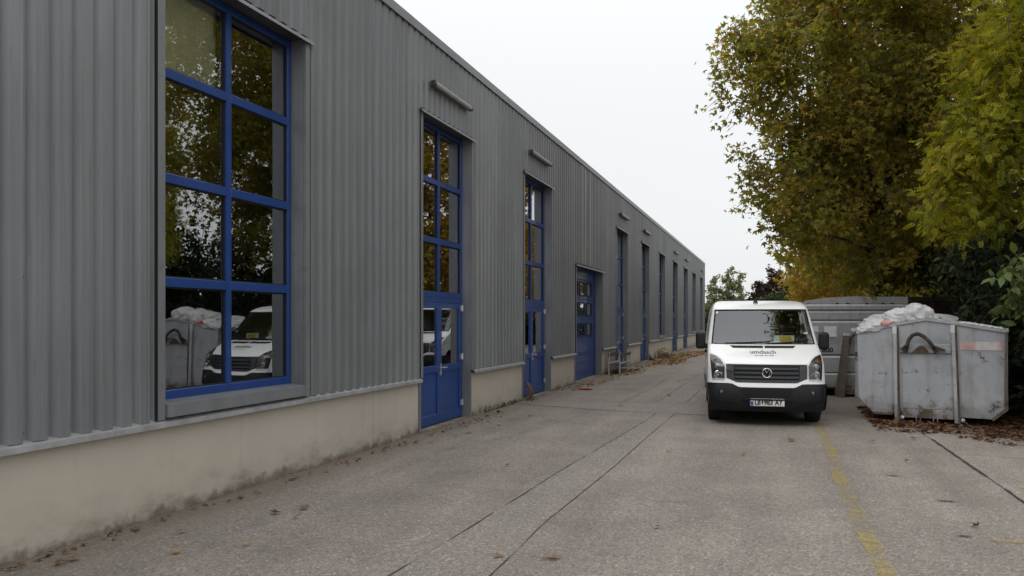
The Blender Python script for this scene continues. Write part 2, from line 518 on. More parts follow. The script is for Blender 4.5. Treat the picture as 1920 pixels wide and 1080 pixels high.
sheet('ground', 'asphalt', [(-300, -200), (300, -200), (300, 500), (-300, 500)], 0)
TL = [(-2.47, -6), (-2.43, 4.8), (-2.36, 6.2), (-2.29, 8.5), (-2.18, 11), (-2.05, 13.5), (-2.04, 14.75)]
TR = [(-1.80, -6), (-1.79, 5.0), (-1.82, 6.5), (-1.76, 9), (-1.75, 11.5), (-1.71, 14.2), (-1.70, 14.75)]
sheet('asphalt_patch', 'asphalt_fine', TL + TR[::-1], .004)
CP0 = [(-4.9, 15.55), (-3.6, 15.1), (-2.6, 14.85), (-1.0, 14.7), (.9, 14.65)]
CP1 = [(-4.9, 16.1), (-3.6, 16.3), (-2.4, 16.5), (-1.0, 16.85), (.9, 17.1)]
sheet('asphalt_patch', 'asphalt_fine', CP0 + CP1[::-1], .004)
sheet('asphalt_patch', 'asphalt_fine', [(-2.3, 16.56), (-1.72, 16.68), (-1.66, 27), (-1.6, 60), (-2.16, 60), (-2.2, 27)], .004)
for i, (p, w) in enumerate([(TL, .017), (TR, .010), (CP0, .014), (CP1, .013), ([(-2.3, 16.56), (-2.2, 27), (-2.16, 60)], .018), ([(-1.72, 16.7), (-1.66, 27), (-1.6, 60)], .014),
                            ([(-1.95, 7.75), (-1.7, 7.9), (-1.2, 7.55), (-.7, 7.6)], .008), ([(-4.1, 9.6), (-3.6, 11.5), (-3.2, 14.2)], .009), ([(-3.0, 16.4), (-2.9, 21), (-3.1, 30)], .012)]):
    strip('pavement_crack', 'crack_fill', p, w, .008, .0035, 3 + i)
SL = [(2.14, 13.4), (2.17, 11.6), (2.2, 10.3), (2.22, 8.5), (2.24, 5), (2.26, -4)]
sheet('concrete_slab', 'slab_concrete', SL + [(9, -4), (9, 13.4)], .006)
strip('slab_joint', 'crack_fill', SL, .04, .011, .006, 30)
def worn_line(pts, w, z):
    vs, fs = [], []
    rnd = random.Random(5)
    for i, (x, y) in enumerate(pts):
        a, b = w / 2 + rnd.uniform(-.012, .012), w / 2 + rnd.uniform(-.012, .012)
        vs += [(x - a, y, z), (x + b, y, z)]
        if i: fs.append((2 * i - 2, 2 * i - 1, 2 * i + 1, 2 * i))
    return vs, fs
yl = [(.70 - .02 * math.sin(y * .9), y) for y in np.arange(-2, 13.9, .18)]
kind(MB().add(*worn_line(yl, .135, .006)).build('yellow_line', 'worn_yellow_paint', fix=False), 'structure')
sheet('yellow_mark', 'worn_yellow_paint', [(1.62, 6.97), (1.82, 6.98), (1.84, 7.07), (1.6, 7.06)], .007)
sheet('yellow_mark', 'worn_yellow_paint', [(2.35, 9.2), (3.1, 9.05), (3.12, 9.15), (2.36, 9.32)], .010)
sheet('yellow_mark', 'worn_yellow_paint', [(2.3, 11.3), (3.3, 11.2), (3.3, 11.32), (2.3, 11.42)], .010)
for x, y, rx, ry in [(1.42, 7.08, .10, .05), (1.86, 6.62, .13, .09), (1.55, 8.4, .14, .06), (1.25, 9.6, .12, .05)]:
    n = 20
    m = MB().add([(math.cos(2 * math.pi * i / n), math.sin(2 * math.pi * i / n), 0) for i in range(n)], [tuple(range(n))])
    o = m.build('oil_stain', 'oil_stain', loc=(x, y, .009), fix=False)
    o.scale = (rx, ry, 1); kind(o, 'structure')

# ------------------------------------------------------------------ the long metal hall
HX = -5.02
H = empty('warehouse', 'long grey corrugated metal hall with blue framed windows and doors over a cream plinth', 'building', (HX, 0, 0))
YA, YB = -7.0, 63.2
HEAD, ROOF, FOOT = 4.86, 6.02, .835
PIT = .2012
def profile_pts(y0, y1):
    """breakpoints (y, x) of the trapezoid profile between y0 and y1: wide crest outside, narrow groove"""
    pts = []
    k = math.floor((y0 - 4.35) / PIT) - 1
    seq = [(-.078, 0.0), (-.066, -.048), (-.018, -.048), (.022, 0.0)]
    raw = []
    while 4.35 + k * PIT < y1 + PIT:
        c = 4.362 + k * PIT
        raw += [(c + a, b) for a, b in seq]
        k += 1
    for (a, b) in zip(raw[:-1], raw[1:]):
        if b[0] <= y0 or a[0] >= y1: continue
        f = lambda y: a[1] + (b[1] - a[1]) * (y - a[0]) / (b[0] - a[0])
        lo, hi = max(a[0], y0), min(b[0], y1)
        if not pts: pts.append((lo, f(lo)))
        pts.append((hi, f(hi)))
    return pts
def corr(name, y0, y1, z0, z1, rnd):
    pts = profile_pts(y0, y1)
    dx = rnd.uniform(-.0015, .0015)
    zb = z0 + rnd.uniform(-.004, .004)
    vs, fs = [], []
    for i, (y, x) in enumerate(pts):
        vs += [(x + dx, y, zb), (x + dx, y, z1), (x + dx - .0015, y, zb)]
        if i: fs.append((3 * i - 3, 3 * i, 3 * i + 1, 3 * i - 2)); fs.append((3 * i - 3, 3 * i - 1, 3 * i + 2, 3 * i))
    return MB().add(vs, fs).build(name, 'cladding_metal', H, fix=False)
OPEN = [(5.67, 7.85, 'window'), (11.05, 13.10, 'door'), (16.25, 18.42, 'door'), (20.95, 24.40, 'gate'), (26.70, 28.88, 'door'), (32.10, 34.20, 'door'),
        (37.30, 39.40, 'window'), (42.65, 44.85, 'door'), (48.10, 50.30, 'door'), (53.40, 55.60, 'window'), (59.10, 61.25, 'window')]
rnd = random.Random(3)
JW = .10                     # jamb trim width on the wall face
def sheets(y0, y1, z0, z1):
    k = math.ceil((y0 - 4.45) / (5 * PIT) + 1e-6)
    cuts = [y0]
    while 4.45 + k * 5 * PIT < y1 - .02:
        cuts.append(4.45 + k * 5 * PIT); k += 1
    cuts.append(y1)
    for a, b in zip(cuts[:-1], cuts[1:]):
        corr('cladding_sheet', a, b, z0, z1, rnd)
prev = YA
for (a, b, t) in OPEN:
    sheets(prev, a - JW, FOOT, ROOF)
    head = 3.2 if t == 'gate' else HEAD
    sheets(a - JW, b + JW, head + .05, ROOF)
    prev = b + JW
sheets(prev, YB - .06, FOOT, ROOF)
MB().box(-.05, .012, YB - .06, YB + .02, .02, ROOF).build('corner_trim', 'trim_metal', H)

# roof edge: folded cap with a drip lip
cap = [(-.45, 6.06), (-.45, 6.085), (-.02, 6.135), (.020, 6.14), (.026, 6.004), (.012, 6.0), (.010, 6.05), (-.04, 6.06)]
n_cap = 0
for a in np.arange(YA, YB, 3.0):
    b = min(a + 3.0, YB + .05)
    MB().prism(cap, lambda x, z, t: (x, t, z), a, b - .004).build('roof_edge_cap', 'trim_metal', H)
# the hall's body: roof, floor, rear and end walls, inner face of the front
MB().box(-16, -.46, YA, YB, 5.95, 6.06).build('roof', 'dark_steel', H)
MB().box(-16, -.26, YA, YB, -.06, .012).build('interior_floor', 'interior_floor', H)
MB().box(-16.1, -16.0, YA, YB, 0, 6.0).build('rear_wall', 'interior_wall', H)
MB().box(-16, -.05, YB - .055, YB + .0, 0, 5.94).build('end_wall', 'cladding_metal', H)
MB().box(-16, -.05, YA - .1, YA, 0, 5.94).build('end_wall', 'cladding_metal', H)
inner = MB()
prev = YA + .01
for (a, b, t) in OPEN:
    inner.box(-.255, -.07, prev, a - .005, .02, 5.94)
    inner.box(-.255, -.07, a - .005, b + .005, (3.2 if t == 'gate' else HEAD) + .035, 5.94)
    if t == 'window': inner.box(-.255, -.07, a - .005, b + .005, .02, .84)
    prev = b + .005
inner.box(-.255, -.07, prev, YB - .06, .02, 5.94)
inner.build('inner_lining', 'interior_wall', H)
for y in np.arange(2.9, YB, 5.6):          # steel columns inside, between the openings
    MB().box(-.62, -.32, y, y + .2, .012, 5.94).build('column', 'reveal_inner', H)

# plinth of precast panels with drip flashing on top
def plinth(y0, y1, cuts):
    ys = [y0] + [c for c in cuts if y0 < c < y1] + [y1]
    for a, b in zip(ys[:-1], ys[1:]):
        o = MB().box(-.24, -.045 + rnd.uniform(-.003, .003), a + .005, b - .005, -.05, .785).build('plinth_panel', 'plinth_concrete', H)
        bevel(o, .006, 1)
    fl = [(-.06, .84), (-.06, .852), (.006, .826), (.030, .818), (.032, .775), (.026, .775), (.024, .808), (-.06, .83)]
    y = y0
    while y < y1 - .01:
        e = min(y + 3.02, y1)
        MB().prism(fl, lambda x, z, t: (x, t, z), y + .002, e - .002).build('drip_flashing', 'drip_metal', H)
        y = e
PC = [-3.0, 3.7, 9.56, 15.03, 20.39, 25.6, 30.4, 36.0, 41.0, 46.5, 52, 57]
prev = YA
for (a, b, t) in OPEN:
    if t == 'window':
        pass
    else:
        plinth(prev, a - .075, PC); prev = b + .075
plinth(prev, YB, PC)

REC = -.18
def jambs(a, b, z0, head, lower):
    """folded trims left and right of an opening, its head flashing with a drip, and the sill"""
    for y, s in ((a, -1), (b, 1)):
        m = MB()
        yo = y + s * JW
        lo, hi = min(y, yo), max(y, yo)
        m.box(-.02, .006, lo + .006, hi - .006, z0, head + .03)
        # return into the reveal
        lo, hi = (y - .012, y) if s < 0 else (y, y + .012)
        m.box(-.26, -.022, lo, hi, z0, head + .03)
        # shadow gap fold at the outer edge
        MB().box(-.02, .0075, yo - .005, yo + .005, z0, head + .028).build('trim_joint', 'dark_gap', H)
        m.build('jamb_trim', 'trim_metal', H)
        if lower:        # the trim runs on past the plinth end
            MB().box(-.24, -.032, min(y, y + s * .068), max(y, y + s * .068), .0, z0 - .001).build('jamb_foot', 'trim_metal', H)
    hd = [(-.03, head + .022), (.044, head + .008), (.050, head - .030), (.044, head - .030), (.039, head - .002), (-.03, head + .010)]
    MB().prism(hd, lambda x, z, t: (x, t, z), a - JW - .03, b + JW + .03).build('head_flashing', 'trim_metal', H)
    MB().box(-.26, -.034, a + .013, b - .013, head + .003, head + .016).build('head_soffit', 'dark_steel', H)  # dark material here paints in the shade under the opening's head
    if not lower:
        sl = [(-.26, .985), (-.26, .995), (-.015, .975), (.028, .968), (.034, .858), (.028, .856), (-.02, .862), (-.02, .94)]
        MB().prism(sl, lambda x, z, t: (x, t, z), a + .001, b - .001).build('sill_flashing', 'trim_metal', H)

F0, F1 = REC - .06, REC      # frame depth range
ROWS = [3.94, 2.99]          # transom centres
def glazed(a, b, z0, head, rows, part, blind=False, seed=0):
    """sash window part: outer frame > mullion, transoms, panes"""
    fw = .065
    m = MB()
    m.box(F0, F1, a + .001, a + fw, z0, head); m.box(F0, F1, b - fw, b - .001, z0, head)
    m.box(F0, F1, a + fw, b - fw, head - .07, head); m.box(F0, F1, a + fw, b - fw, z0, z0 + .085)
    fr = bevel(m.build(part, 'blue_paint', H), .006, 1)
    c = (a + b) / 2
    MB().box(F0, F1 - .002, c - .04, c + .04, z0 + .086, head - .071).build('mullion', 'blue_paint', fr)
    zs = [z0 + .085] + [v for r_ in sorted(rows) for v in (r_ - .045, r_ + .045)] + [head - .07]
    for r_ in rows:
        for (p, q) in ((a + fw, c - .041), (c + .041, b - fw)):
            bevel(MB().box(F0 + .002, F1 + .001, p, q, r_ - .044, r_ + .044).build('transom', 'blue_paint', fr), .005, 1)
    rr = random.Random(seed)
    for i in range(0, len(zs), 2):
        for (p, q) in ((a + fw, c - .04), (c + .04, b - fw)):
            xg = REC - .035
            tl = [rr.uniform(-.0022, .0022) for _ in range(2)]       # each pane sits a hair differently
            o = MB().add([(xg - tl[0], p, zs[i]), (xg + tl[0], q, zs[i]), (xg + tl[0] + tl[1], q, zs[i + 1]), (xg - tl[0] + tl[1], p, zs[i + 1])], [(0, 1, 2, 3)]).build('pane', 'window_glass', fr, fix=False)
            # rubber seal round the pane
            s = MB(); g = .012
            s.box(xg - .006, xg + .014, p, q, zs[i], zs[i] + g); s.box(xg - .006, xg + .014, p, q, zs[i + 1] - g, zs[i + 1])
            s.box(xg - .006, xg + .014, p, p + g, zs[i] + g, zs[i + 1] - g); s.box(xg - .006, xg + .014, q - g, q, zs[i] + g, zs[i + 1] - g)
            s.build('glazing_seal', 'rubber', fr)
    if blind:
        xb = REC - .14
        vs, fs = [], []
        for i in range(25):
            t = i / 24
            y = a + .03 + (c - .06 - a) * t
            vs += [(xb + .004 * math.sin(t * 40), y, 3.95 + .01 * math.sin(t * 3)), (xb + .003 * math.sin(t * 31), y, head - .02)]
            if i: fs.append((2 * i - 2, 2 * i, 2 * i + 1, 2 * i - 1))
        MB().add(vs, fs).build('roller_blind', 'blind_cloth', fr, fix=False)
        MB().box(xb - .02, xb + .0, c - .055, c - .035, 3.93, head).build('blind_guide', 'reveal_inner', fr)
    # pale inner reveal on the far side, seen through the right-hand panes
    MB().box(F0 - .014, F0 - .004, b - .03, b - .004, max(z0, .02), head).build('inner_reveal', 'reveal_inner', fr)
    return fr
def double_door(a, b):
    fw = .06
    top = 2.17
    glazed(a, b, 2.02 + .06, HEAD, ROWS, 'door_overlight', seed=int(a * 10))
    m = MB()
    m.box(F0, F1, a + .001, a + fw, .02, 2.079); m.box(F0, F1, b - fw, b - .001, .02, 2.079)
    m.box(F0, F1, a + fw, b - fw, 1.995, 2.079)
    fr = bevel(m.build('double_door', 'blue_paint', H), .005, 1)
    c = (a + b) / 2
    for p, q, s in ((a + fw + .004, c - .003, -1), (c + .003, b - fw - .004, 1)):
        l = MB()
        st = .085
        x0, x1 = F0 + .01, F1 + .012
        l.box(x0, x1, p, p + st, .035, 1.99); l.box(x0, x1, q - st, q, .035, 1.99)
        l.box(x0, x1, p + st, q - st, 1.90, 1.99); l.box(x0, x1, p + st, q - st, .86, .97); l.box(x0, x1, p + st, q - st, .035, .19)
        l.box(x0 + .012, x1 - .022, p + st, q - st, .19, .86)         # recessed kick panel
        bevel(l.build('door_leaf', 'blue_paint', fr), .004, 1)
        xg = x1 - .03
        MB().quad((xg, p + st, .97), (xg, q - st, .97), (xg, q - st, 1.90), (xg, p + st, 1.90)).build('pane', 'window_glass', fr, fix=False)
        for z in (.22, 1.02, 1.86):
            yh = a + fw if s < 0 else b - fw
            hg = MB().lathe([(.0, z), (.016, z), (.016, z + .11), (.0, z + .11)], 'z', (F1 + .028, yh, 0), 10)
            if s > 0: hg.box(F1 + .012, F1 + .02, yh - .05, yh + .045, z + .01, z + .10)
            hg.build('hinge', 'zinc', fr)
    hnd = MB().box(F1 + .012, F1 + .02, c + .02, c + .06, .80, 1.0)
    hnd.tube([(F1 + .02, c + .04, .93), (F1 + .065, c + .04, .93), (F1 + .07, c + .05, .93), (F1 + .07, c + .17, .93)], .011, 8)
    hnd.build('door_handle', 'zinc', fr)
    MB().lathe([(.0, F1 + .02), (.014, F1 + .02), (.014, F1 + .035), (.0, F1 + .035)], 'x', (0, c + .04, .83), 12).build('lock_cylinder', 'chrome', fr)
    MB().box(-.30, -.012, a, b, -.02, .016).build('threshold', 'plinth_concrete', H)

for i, (a, b, t) in enumerate(OPEN):
    head = 3.2 if t == 'gate' else HEAD
    jambs(a, b, FOOT + .004 if t != 'window' else FOOT + .004, head, t != 'window')
    if t == 'window':
        glazed(a, b, .985, HEAD, ROWS + [2.05], 'window', blind=(i == 0), seed=i)
    elif t == 'door':
        double_door(a, b)
    else:
        g0, g1 = -.30, -.25
        zz = [.02, .60, 1.17, 1.74, 2.31, 2.88, 3.2]
        gate = MB().box(g0, g1 + .02, a + .001, a + .03, .02, 3.2).box(g0, g1 + .02, b - .03, b - .001, .02, 3.2).build('sectional_gate', 'blue_paint', H)
        wz = {2: (1.26, 1.60), 3: (1.86, 2.20), 4: (2.44, 2.80)}
        wy = [(a + 1.40, a + 2.10), (a + 2.32, a + 3.02), (a + .48, a + 1.18)]
        for k in range(6):
            p = MB()
            z0, z1 = zz[k] + .004, zz[k + 1] - .004
            if k in wz:
                w0, w1 = wz[k]
                w0, w1 = max(w0, z0 + .04), min(w1, z1 - .04)
                p.box(g0, g1, a + .031, b - .031, z0, w0); p.box(g0, g1, a + .031, b - .031, w1, z1)
                ys = [a + .031] + [v for w_ in sorted(wy) for v in w_] + [b - .031]
                for j in range(0, len(ys), 2): p.box(g0, g1, ys[j], ys[j + 1], w0, w1)
                for (p0, p1) in wy:
                    fm = MB()
                    fm.box(g1, g1 + .014, p0 - .03, p1 + .03, w0 - .03, w0 + .012); fm.box(g1, g1 + .014, p0 - .03, p1 + .03, w1 - .012, w1 + .03)
                    fm.box(g1, g1 + .014, p0 - .03, p0 + .012, w0 + .012, w1 - .012); fm.box(g1, g1 + .014, p1 - .012, p1 + .03, w0 + .012, w1 - .012)
                    fm.build('gate_window_frame', 'black_plastic', gate)
                    MB().quad((g1 - .02, p0, w0), (g1 - .02, p1, w0), (g1 - .02, p1, w1), (g1 - .02, p0, w1)).build('pane', 'window_glass', gate, fix=False)
            else:
                p.box(g0, g1, a + .031, b - .031, z0, z1)
            bevel(p.build('gate_section', 'blue_paint', gate), .006, 1)
        MB().box(-.4, -.012, a, b, -.02, .014).build('threshold', 'plinth_concrete', H)
for y in (21.62, 21.95, 22.62):        # pale strips added to paint the shine of ribs above the gate
    MB().box(.001, .008, y, y + .06, 3.26, 6.0).build('rib_sheen_strip', 'drip_metal', H)
# cladding screws with washers near the camera
def m_drip():
    t = NT('drip_stain')
    uv = t.coord('Generated')
    n = t.noise(t.mapping(t.wpos(), (1, 60, 3)), 2, 5, .6)
    a = t.math('MULTIPLY', t.math('MULTIPLY', t.math('POWER', t.sepz(uv), 1.6), t.ramp(n, [(.35, .1), (.65, 1.)])), .55)
    p = t.principled((.05, .048, .045), .6)
    ms = t.node('ShaderNodeMixShader')
    t.l.new(a, ms.inputs[0]); t.l.new(t.node('ShaderNodeBsdfTransparent').outputs[0], ms.inputs[1]); t.l.new(p, ms.inputs[2])
    return t.done(ms.outputs[0])
m_drip()
scr = None
for y, z in [(4.12, 3.14), (4.52, 3.15), (4.72, 3.7), (4.73, 3.14), (4.72, 2.57), (5.12, 3.14), (5.3, 4.25), (4.32, 2.01), (4.73, 2.0), (4.92, 2.0), (4.72, 1.45), (4.32, .9), (4.73, .9), (5.13, .9)]:
    yy = 4.362 - .042 + PIT * round((y - 4.320) / PIT)
    if scr is None:
        scr = MB().lathe([(.0, .008), (.005, .008), (.006, .003), (.011, .002), (.011, 0)], 'x', (0, 0, 0), 8).build('screw', 'dark_steel', H)
        o = scr
    else:
        o = scr.copy(); COL.objects.link(o); o.parent = H
    o.location = (-.0475, yy, z)
    L_ = .18 + .35 * ((y * 7.3 + z * 3.1) % 1)
    MB().add([(-.047, yy - .004, z - L_), (-.047, yy + .004, z - L_), (-.047, yy + .006, z - .008), (-.047, yy - .006, z - .008)], [(0, 1, 2, 3)]).build('drip_streak', 'drip_stain', H, fix=False)

# wall lamps: long fluorescent battens above the openings
def make_lamp():
    r_ = empty('wall_lamp', '', 'lamp', (HX, 12.08, 5.27), 0, 'batten lamps on the hall wall')
    ho = [(.005, .05), (.005, .118), (.045, .122), (.06, .10), (.06, .045)]
    MB().prism(ho, lambda x, z, t: (x, t, z), -.77, .77).build('housing', 'lamp_grey', r_)
    di = [(.061, .040), (.061, .108), (.085, .116), (.112, .098), (.112, .062), (.095, .036)]
    d = MB().prism(di, lambda x, z, t: (x, t, z), -.755, .755).build('diffuser', 'lamp_diffuser', r_)
    bevel(d, .01, 2)
    for s in (-1, 1):
        a, b = sorted((s * .757, s * .80))
        e = MB().prism([(.03, .032), (.03, .125), (.10, .122), (.118, .055), (.10, .028)], lambda x, z, t: (x, t, z), a, b).build('end_cap', 'dark_steel', r_)
        bevel(e, .008, 1)
        MB().box(-.03, .04, s * .5 - .03, s * .5 + .03, .05, .11).build('bracket', 'dark_steel', r_)
    return r_
lamp0 = make_lamp()
LL = ['grey batten wall lamp above the nearest double door, largest of its row',
      'grey batten wall lamp above the second double door from the camera',
      'grey batten wall lamp above the door just beyond the blue sectional gate',
      'small grey batten lamp above the second door past the sectional gate',
      'tiny batten lamp above the third door past the sectional gate',
      'tiny dark batten lamp above the fourth door past the sectional gate',
      'tiny batten lamp nearest the far corner of the grey hall']
for i, y in enumerate([12.08, 17.30, 27.95, 33.3, 43.8, 49.4, 60.5]):
    o = lamp0 if i == 0 else copy_tree(lamp0)
    o.location = (HX, y, 5.27); o['label'] = LL[i]

# ------------------------------------------------------------------ van
def interp(tab, z):
    xs = [t[0] for t in tab]
    if z <= xs[0]: return tab[0][1]
    if z >= xs[-1]: return tab[-1][1]
    for i in range(len(xs) - 1):
        if z <= xs[i + 1]:
            # monotone-ish cubic through the neighbours
            x0, y0 = tab[i]; x1, y1 = tab[i + 1]
            h_ = x1 - x0
            dm = (y1 - y0) / h_
            d0 = dm if i == 0 else ((y0 - tab[i - 1][1]) / (x0 - tab[i - 1][0]) + dm) / 2
            d1 = dm if i + 2 >= len(tab) else ((tab[i + 2][1] - y1) / (tab[i + 2][0] - x1) + dm) / 2
            t = (z - x0) / h_
            return (2 * t**3 - 3 * t**2 + 1) * y0 + (t**3 - 2 * t**2 + t) * h_ * d0 + (-2 * t**3 + 3 * t**2) * y1 + (t**3 - t**2) * h_ * d1
YC = [(.2, .10), (.27, .05), (.35, .015), (.5, .0), (.62, .02), (.70, .045), (.80, .065), (.90, .08), (.985, .105), (1.03, .15), (1.10, .27), (1.2, .50), (1.30, .76), (1.5, 1.0), (1.7, 1.22), (1.9, 1.42), (1.945, 1.50), (1.985, 1.62), (2.03, 1.88), (2.065, 2.3), (2.085, 2.9)]
HW = [(.2, .88), (.35, .915), (.5, .925), (.7, .925), (.9, .92), (1.1, .915), (1.3, .91), (1.6, .875), (1.9, .825), (1.95, .81), (2.0, .785), (2.05, .735), (2.085, .64)]
CV = [(.2, .15), (.7, .15), (1.0, .17), (1.3, .17), (1.9, .12), (2.085, .08)]
def F(x, z):
    h_ = interp(HW, z)
    u = min(1.0, abs(x) / h_)
    t = max(0.0, (u - .84) / .16)
    return interp(YC, z) + interp(CV, z) * u * u + .14 * (1 - math.sqrt(max(0, 1 - t * t)))
def resample(pl, n):
    L = [0]
    for a, b in zip(pl[:-1], pl[1:]): L.append(L[-1] + math.dist(a, b))
    out = []
    for i in range(n):
        d = L[-1] * i / (n - 1)
        k = max(j for j in range(len(L) - 1) if L[j] <= d + 1e-9)
        t = (d - L[k]) / (L[k + 1] - L[k] or 1)
        out.append(tuple(pl[k][q] + (pl[k + 1][q] - pl[k][q]) * t for q in (0, 1)))
    return out
def patch(lo, hi, nu=24, nv=6, off=.0, depth=.03, mb=None, keep=False):
    """a panel on the van's nose between two front-view curves (x, z), off metres proud, with a rim depth metres deep"""
    m = mb or MB()
    if not keep: lo, hi = resample(lo, nu), resample(hi, nu)
    else: nu = len(lo)
    g = [[(lo[i][0] + (hi[i][0] - lo[i][0]) * j / nv, lo[i][1] + (hi[i][1] - lo[i][1]) * j / nv) for i in range(nu)] for j in range(nv + 1)]
    vs = [(x, F(x, z) - off, z) for row in g for x, z in row]
    idx = lambda j, i: j * nu + i
    fs = [(idx(j, i), idx(j, i + 1), idx(j + 1, i + 1), idx(j + 1, i)) for j in range(nv) for i in range(nu - 1)]
    if depth:
        rim = [(0, i) for i in range(nu)] + [(j, nu - 1) for j in range(1, nv + 1)] + [(nv, i) for i in range(nu - 2, -1, -1)] + [(j, 0) for j in range(nv - 1, 0, -1)]
        b = len(vs)
        vs += [(g[j][i][0], F(*g[j][i]) - off + depth, g[j][i][1]) for j, i in rim]
        nR = len(rim)
        fs += [(idx(*rim[k]), b + k, b + (k + 1) % nR, idx(*rim[(k + 1) % nR])) for k in range(nR)]
    m.add(vs, fs)
    return m
def mirror(pts): return [(-x, z) for x, z in pts]
def sidept(s, y, z, off=0.0): return (s * (interp(HW, z) + off), y, z)
def sidepatch(m, s, poly_lo, poly_hi, off, n=8, nv=6, depth=.02):
    lo, hi = resample(poly_lo, n), resample(poly_hi, n)
    vs, fs = [], []
    for j in range(nv + 1):
        for i in range(n):
            y = lo[i][0] + (hi[i][0] - lo[i][0]) * j / nv; z = lo[i][1] + (hi[i][1] - lo[i][1]) * j / nv
            vs.append(sidept(s, y, z, off))
    fs = [(j * n + i, j * n + i + 1, (j + 1) * n + i + 1, (j + 1) * n + i) for j in range(nv) for i in range(n - 1)]
    m.add(vs, fs)
    return m
def make_van():
    V = empty('van', 'white delivery van parked facing the camera with a yellow paper behind its windscreen', 'van', (-.096, 13.435, 0), R(5.0), 'white vans parked in a row')
    LEN, WY = 5.1, (.88, 4.05)
    us = [math.sin(math.pi / 2 * (i / 18 - 1)) for i in range(37)]
    # --- body shell: nose behind the panels, roof, sides with arches, rear
    b = MB()
    zs = [.24, .3, .4, .5, .6, .7, .8, .9, .985, 1.03, 1.1, 1.2, 1.3]
    def rows(zl, off):
        vs = [(u * interp(HW, z), F(u * interp(HW, z), z) + off, z) for z in zl for u in us]
        n = len(us)
        return vs, [(j * n + i, j * n + i + 1, (j + 1) * n + i + 1, (j + 1) * n + i) for j in range(len(zl) - 1) for i in range(n - 1)]
    b.add(*rows(zs, .012))
    rz = [1.90, 1.915, 1.945, 1.985, 2.01, 2.03, 2.05, 2.065, 2.075, 2.085]
    b.add(*rows(rz, 0))
    hwt = interp(HW, 2.085)
    vs, fs = [], []
    for u in us:
        vs += [(u * hwt, F(u * hwt, 2.085), 2.085), (u * hwt, LEN, 2.085)]
    b.add(vs, [(2 * i, 2 * i + 1, 2 * i + 3, 2 * i + 2) for i in range(len(us) - 1)])
    for s in (-1, 1):      # A pillars
        e = [(z, interp(HW, z)) for z in (1.30, 1.45, 1.6, 1.75, 1.90)]
        gl = lambda z: .852 + (.782 - .852) * (z - 1.30) / .6
        lo = [(s * gl(z), z) for z, h_ in e]; hi = [(s * h_, z) for z, h_ in e]
        patch(lo, hi, nv=8, off=.0, depth=0, mb=b, keep=True)
    lev = [.0, .1, .2, .3, .4, .5, .6, .7, .8, .9, 1.0]
    ztop = [.62, .7, .9, 1.1, 1.3, 1.45, 1.6, 1.75, 1.9, 1.945, 1.985, 2.03, 2.065, 2.085]
    def arch(y):
        z = .30
        for w in WY:
            d = abs(y - w)
            if d < .45: z = max(z, .08 + .0 + math.sqrt(.45**2 - d * d) + .28)
        return min(z, .80)
    for s in (-1, 1):
        zl = [None, None] + [z for z in ztop if z > .81]
        ny = 90
        vs, fs = [], []
        for i in range(ny + 1):
            t = i / ny
            for j in range(len(zl)):
                if zl[j] is None:
                    yy0 = F(interp(HW, .6), .6) + .012
                    y = yy0 + (LEN - yy0) * t
                    z = arch(y) if j == 0 else .82
                else:
                    z = zl[j]; y0 = F(interp(HW, z), z) + (.012 if z <= 1.3 else 0)
                    y = y0 + (LEN - y0) * t
                vs.append(sidept(s, y, z))
        n = len(zl)
        fs = [(i * n + j, (i + 1) * n + j, (i + 1) * n + j + 1, i * n + j + 1) for i in range(ny) for j in range(n - 1)]
        b.add(vs, fs)
    zr = [.35] + ztop
    vs = [(u * interp(HW, z), LEN + .001, z) for z in zr for u in (-1, 1)]
    b.add(vs, [(2 * j, 2 * j + 1, 2 * j + 3, 2 * j + 2) for j in range(len(zr) - 1)])
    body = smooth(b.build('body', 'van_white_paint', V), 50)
    # --- underside, arch linings
    ub = MB().box(-.80, .80, .35, LEN - .1, .22, .34).box(-.62, .62, .30, LEN - .1, .34, .62)
    ub.build('underbody', 'void_black', V)
    # --- bumper
    up = [(-.925, .68), (-.60, .68), (-.54, .675), (-.44, .628), (-.40, .622), (.40, .622), (.44, .628), (.54, .675), (.60, .68), (.925, .68)]
    xs = sorted(set([u * .9249 for u in us] + [-.6, -.54, -.49, -.44, -.4, .4, .44, .49, .54, .6]))
    def upz(x):
        for p, q in zip(up[:-1], up[1:]):
            if p[0] <= x <= q[0]: return p[1] + (q[1] - p[1]) * (x - p[0]) / (q[0] - p[0])
        return .68
    zz = .235
    m = patch([(x * .965, zz) for x in xs], [(x, upz(x)) for x in xs], nv=12, off=.035, depth=.05, keep=True)
    for s in (-1, 1):
        sidepatch(m, s, [(.22, .25), (.46, .27)], [(.22, .665), (.52, .665)], .012)
    bump = smooth(m.build('bumper', 'black_plastic', V), 40)
    # lower intake: black patch on the bumper, a recess's shade put into its colour
    ilo = [(-.34, .478), (-.26, .462), (.26, .462), (.34, .478)]; ihi = [(-.43, .60), (-.3, .615), (.3, .615), (.43, .60)]
    patch(ilo, ihi, 16, 4, .037, .0).build('intake', 'void_black', bump)
    lip = patch([(-.40, .43), (-.27, .425), (.27, .425), (.40, .43)], [(-.36, .458), (-.26, .45), (.26, .45), (.36, .458)], 18, 2, .066, .045)
    smooth(lip.build('intake_lip', 'black_plastic', bump))
    for s in (-1, 1):
        c = (s * .70, .545)
        y = F(c[0], c[1]) - .035
        MB().lathe([(.0, .004), (.03, .002), (.042, -.008), (.052, -.003), (.052, .03)], 'y', (c[0], y, c[1]), 20).build('fog_lamp', 'black_plastic', bump)
        MB().lathe([(.0, -.004), (.018, -.003), (.028, .001)], 'y', (c[0], y, c[1]), 16).build('fog_lens', 'rim_steel', bump)
        p = [(s * .84, .45), (s * .74, .40), (s * .60, .372), (s * .48, .365)]
        smooth(patch(p, [(x, z + .022) for x, z in p], 12, 2, .052, .02).build('bumper_crease', 'black_plastic', bump))
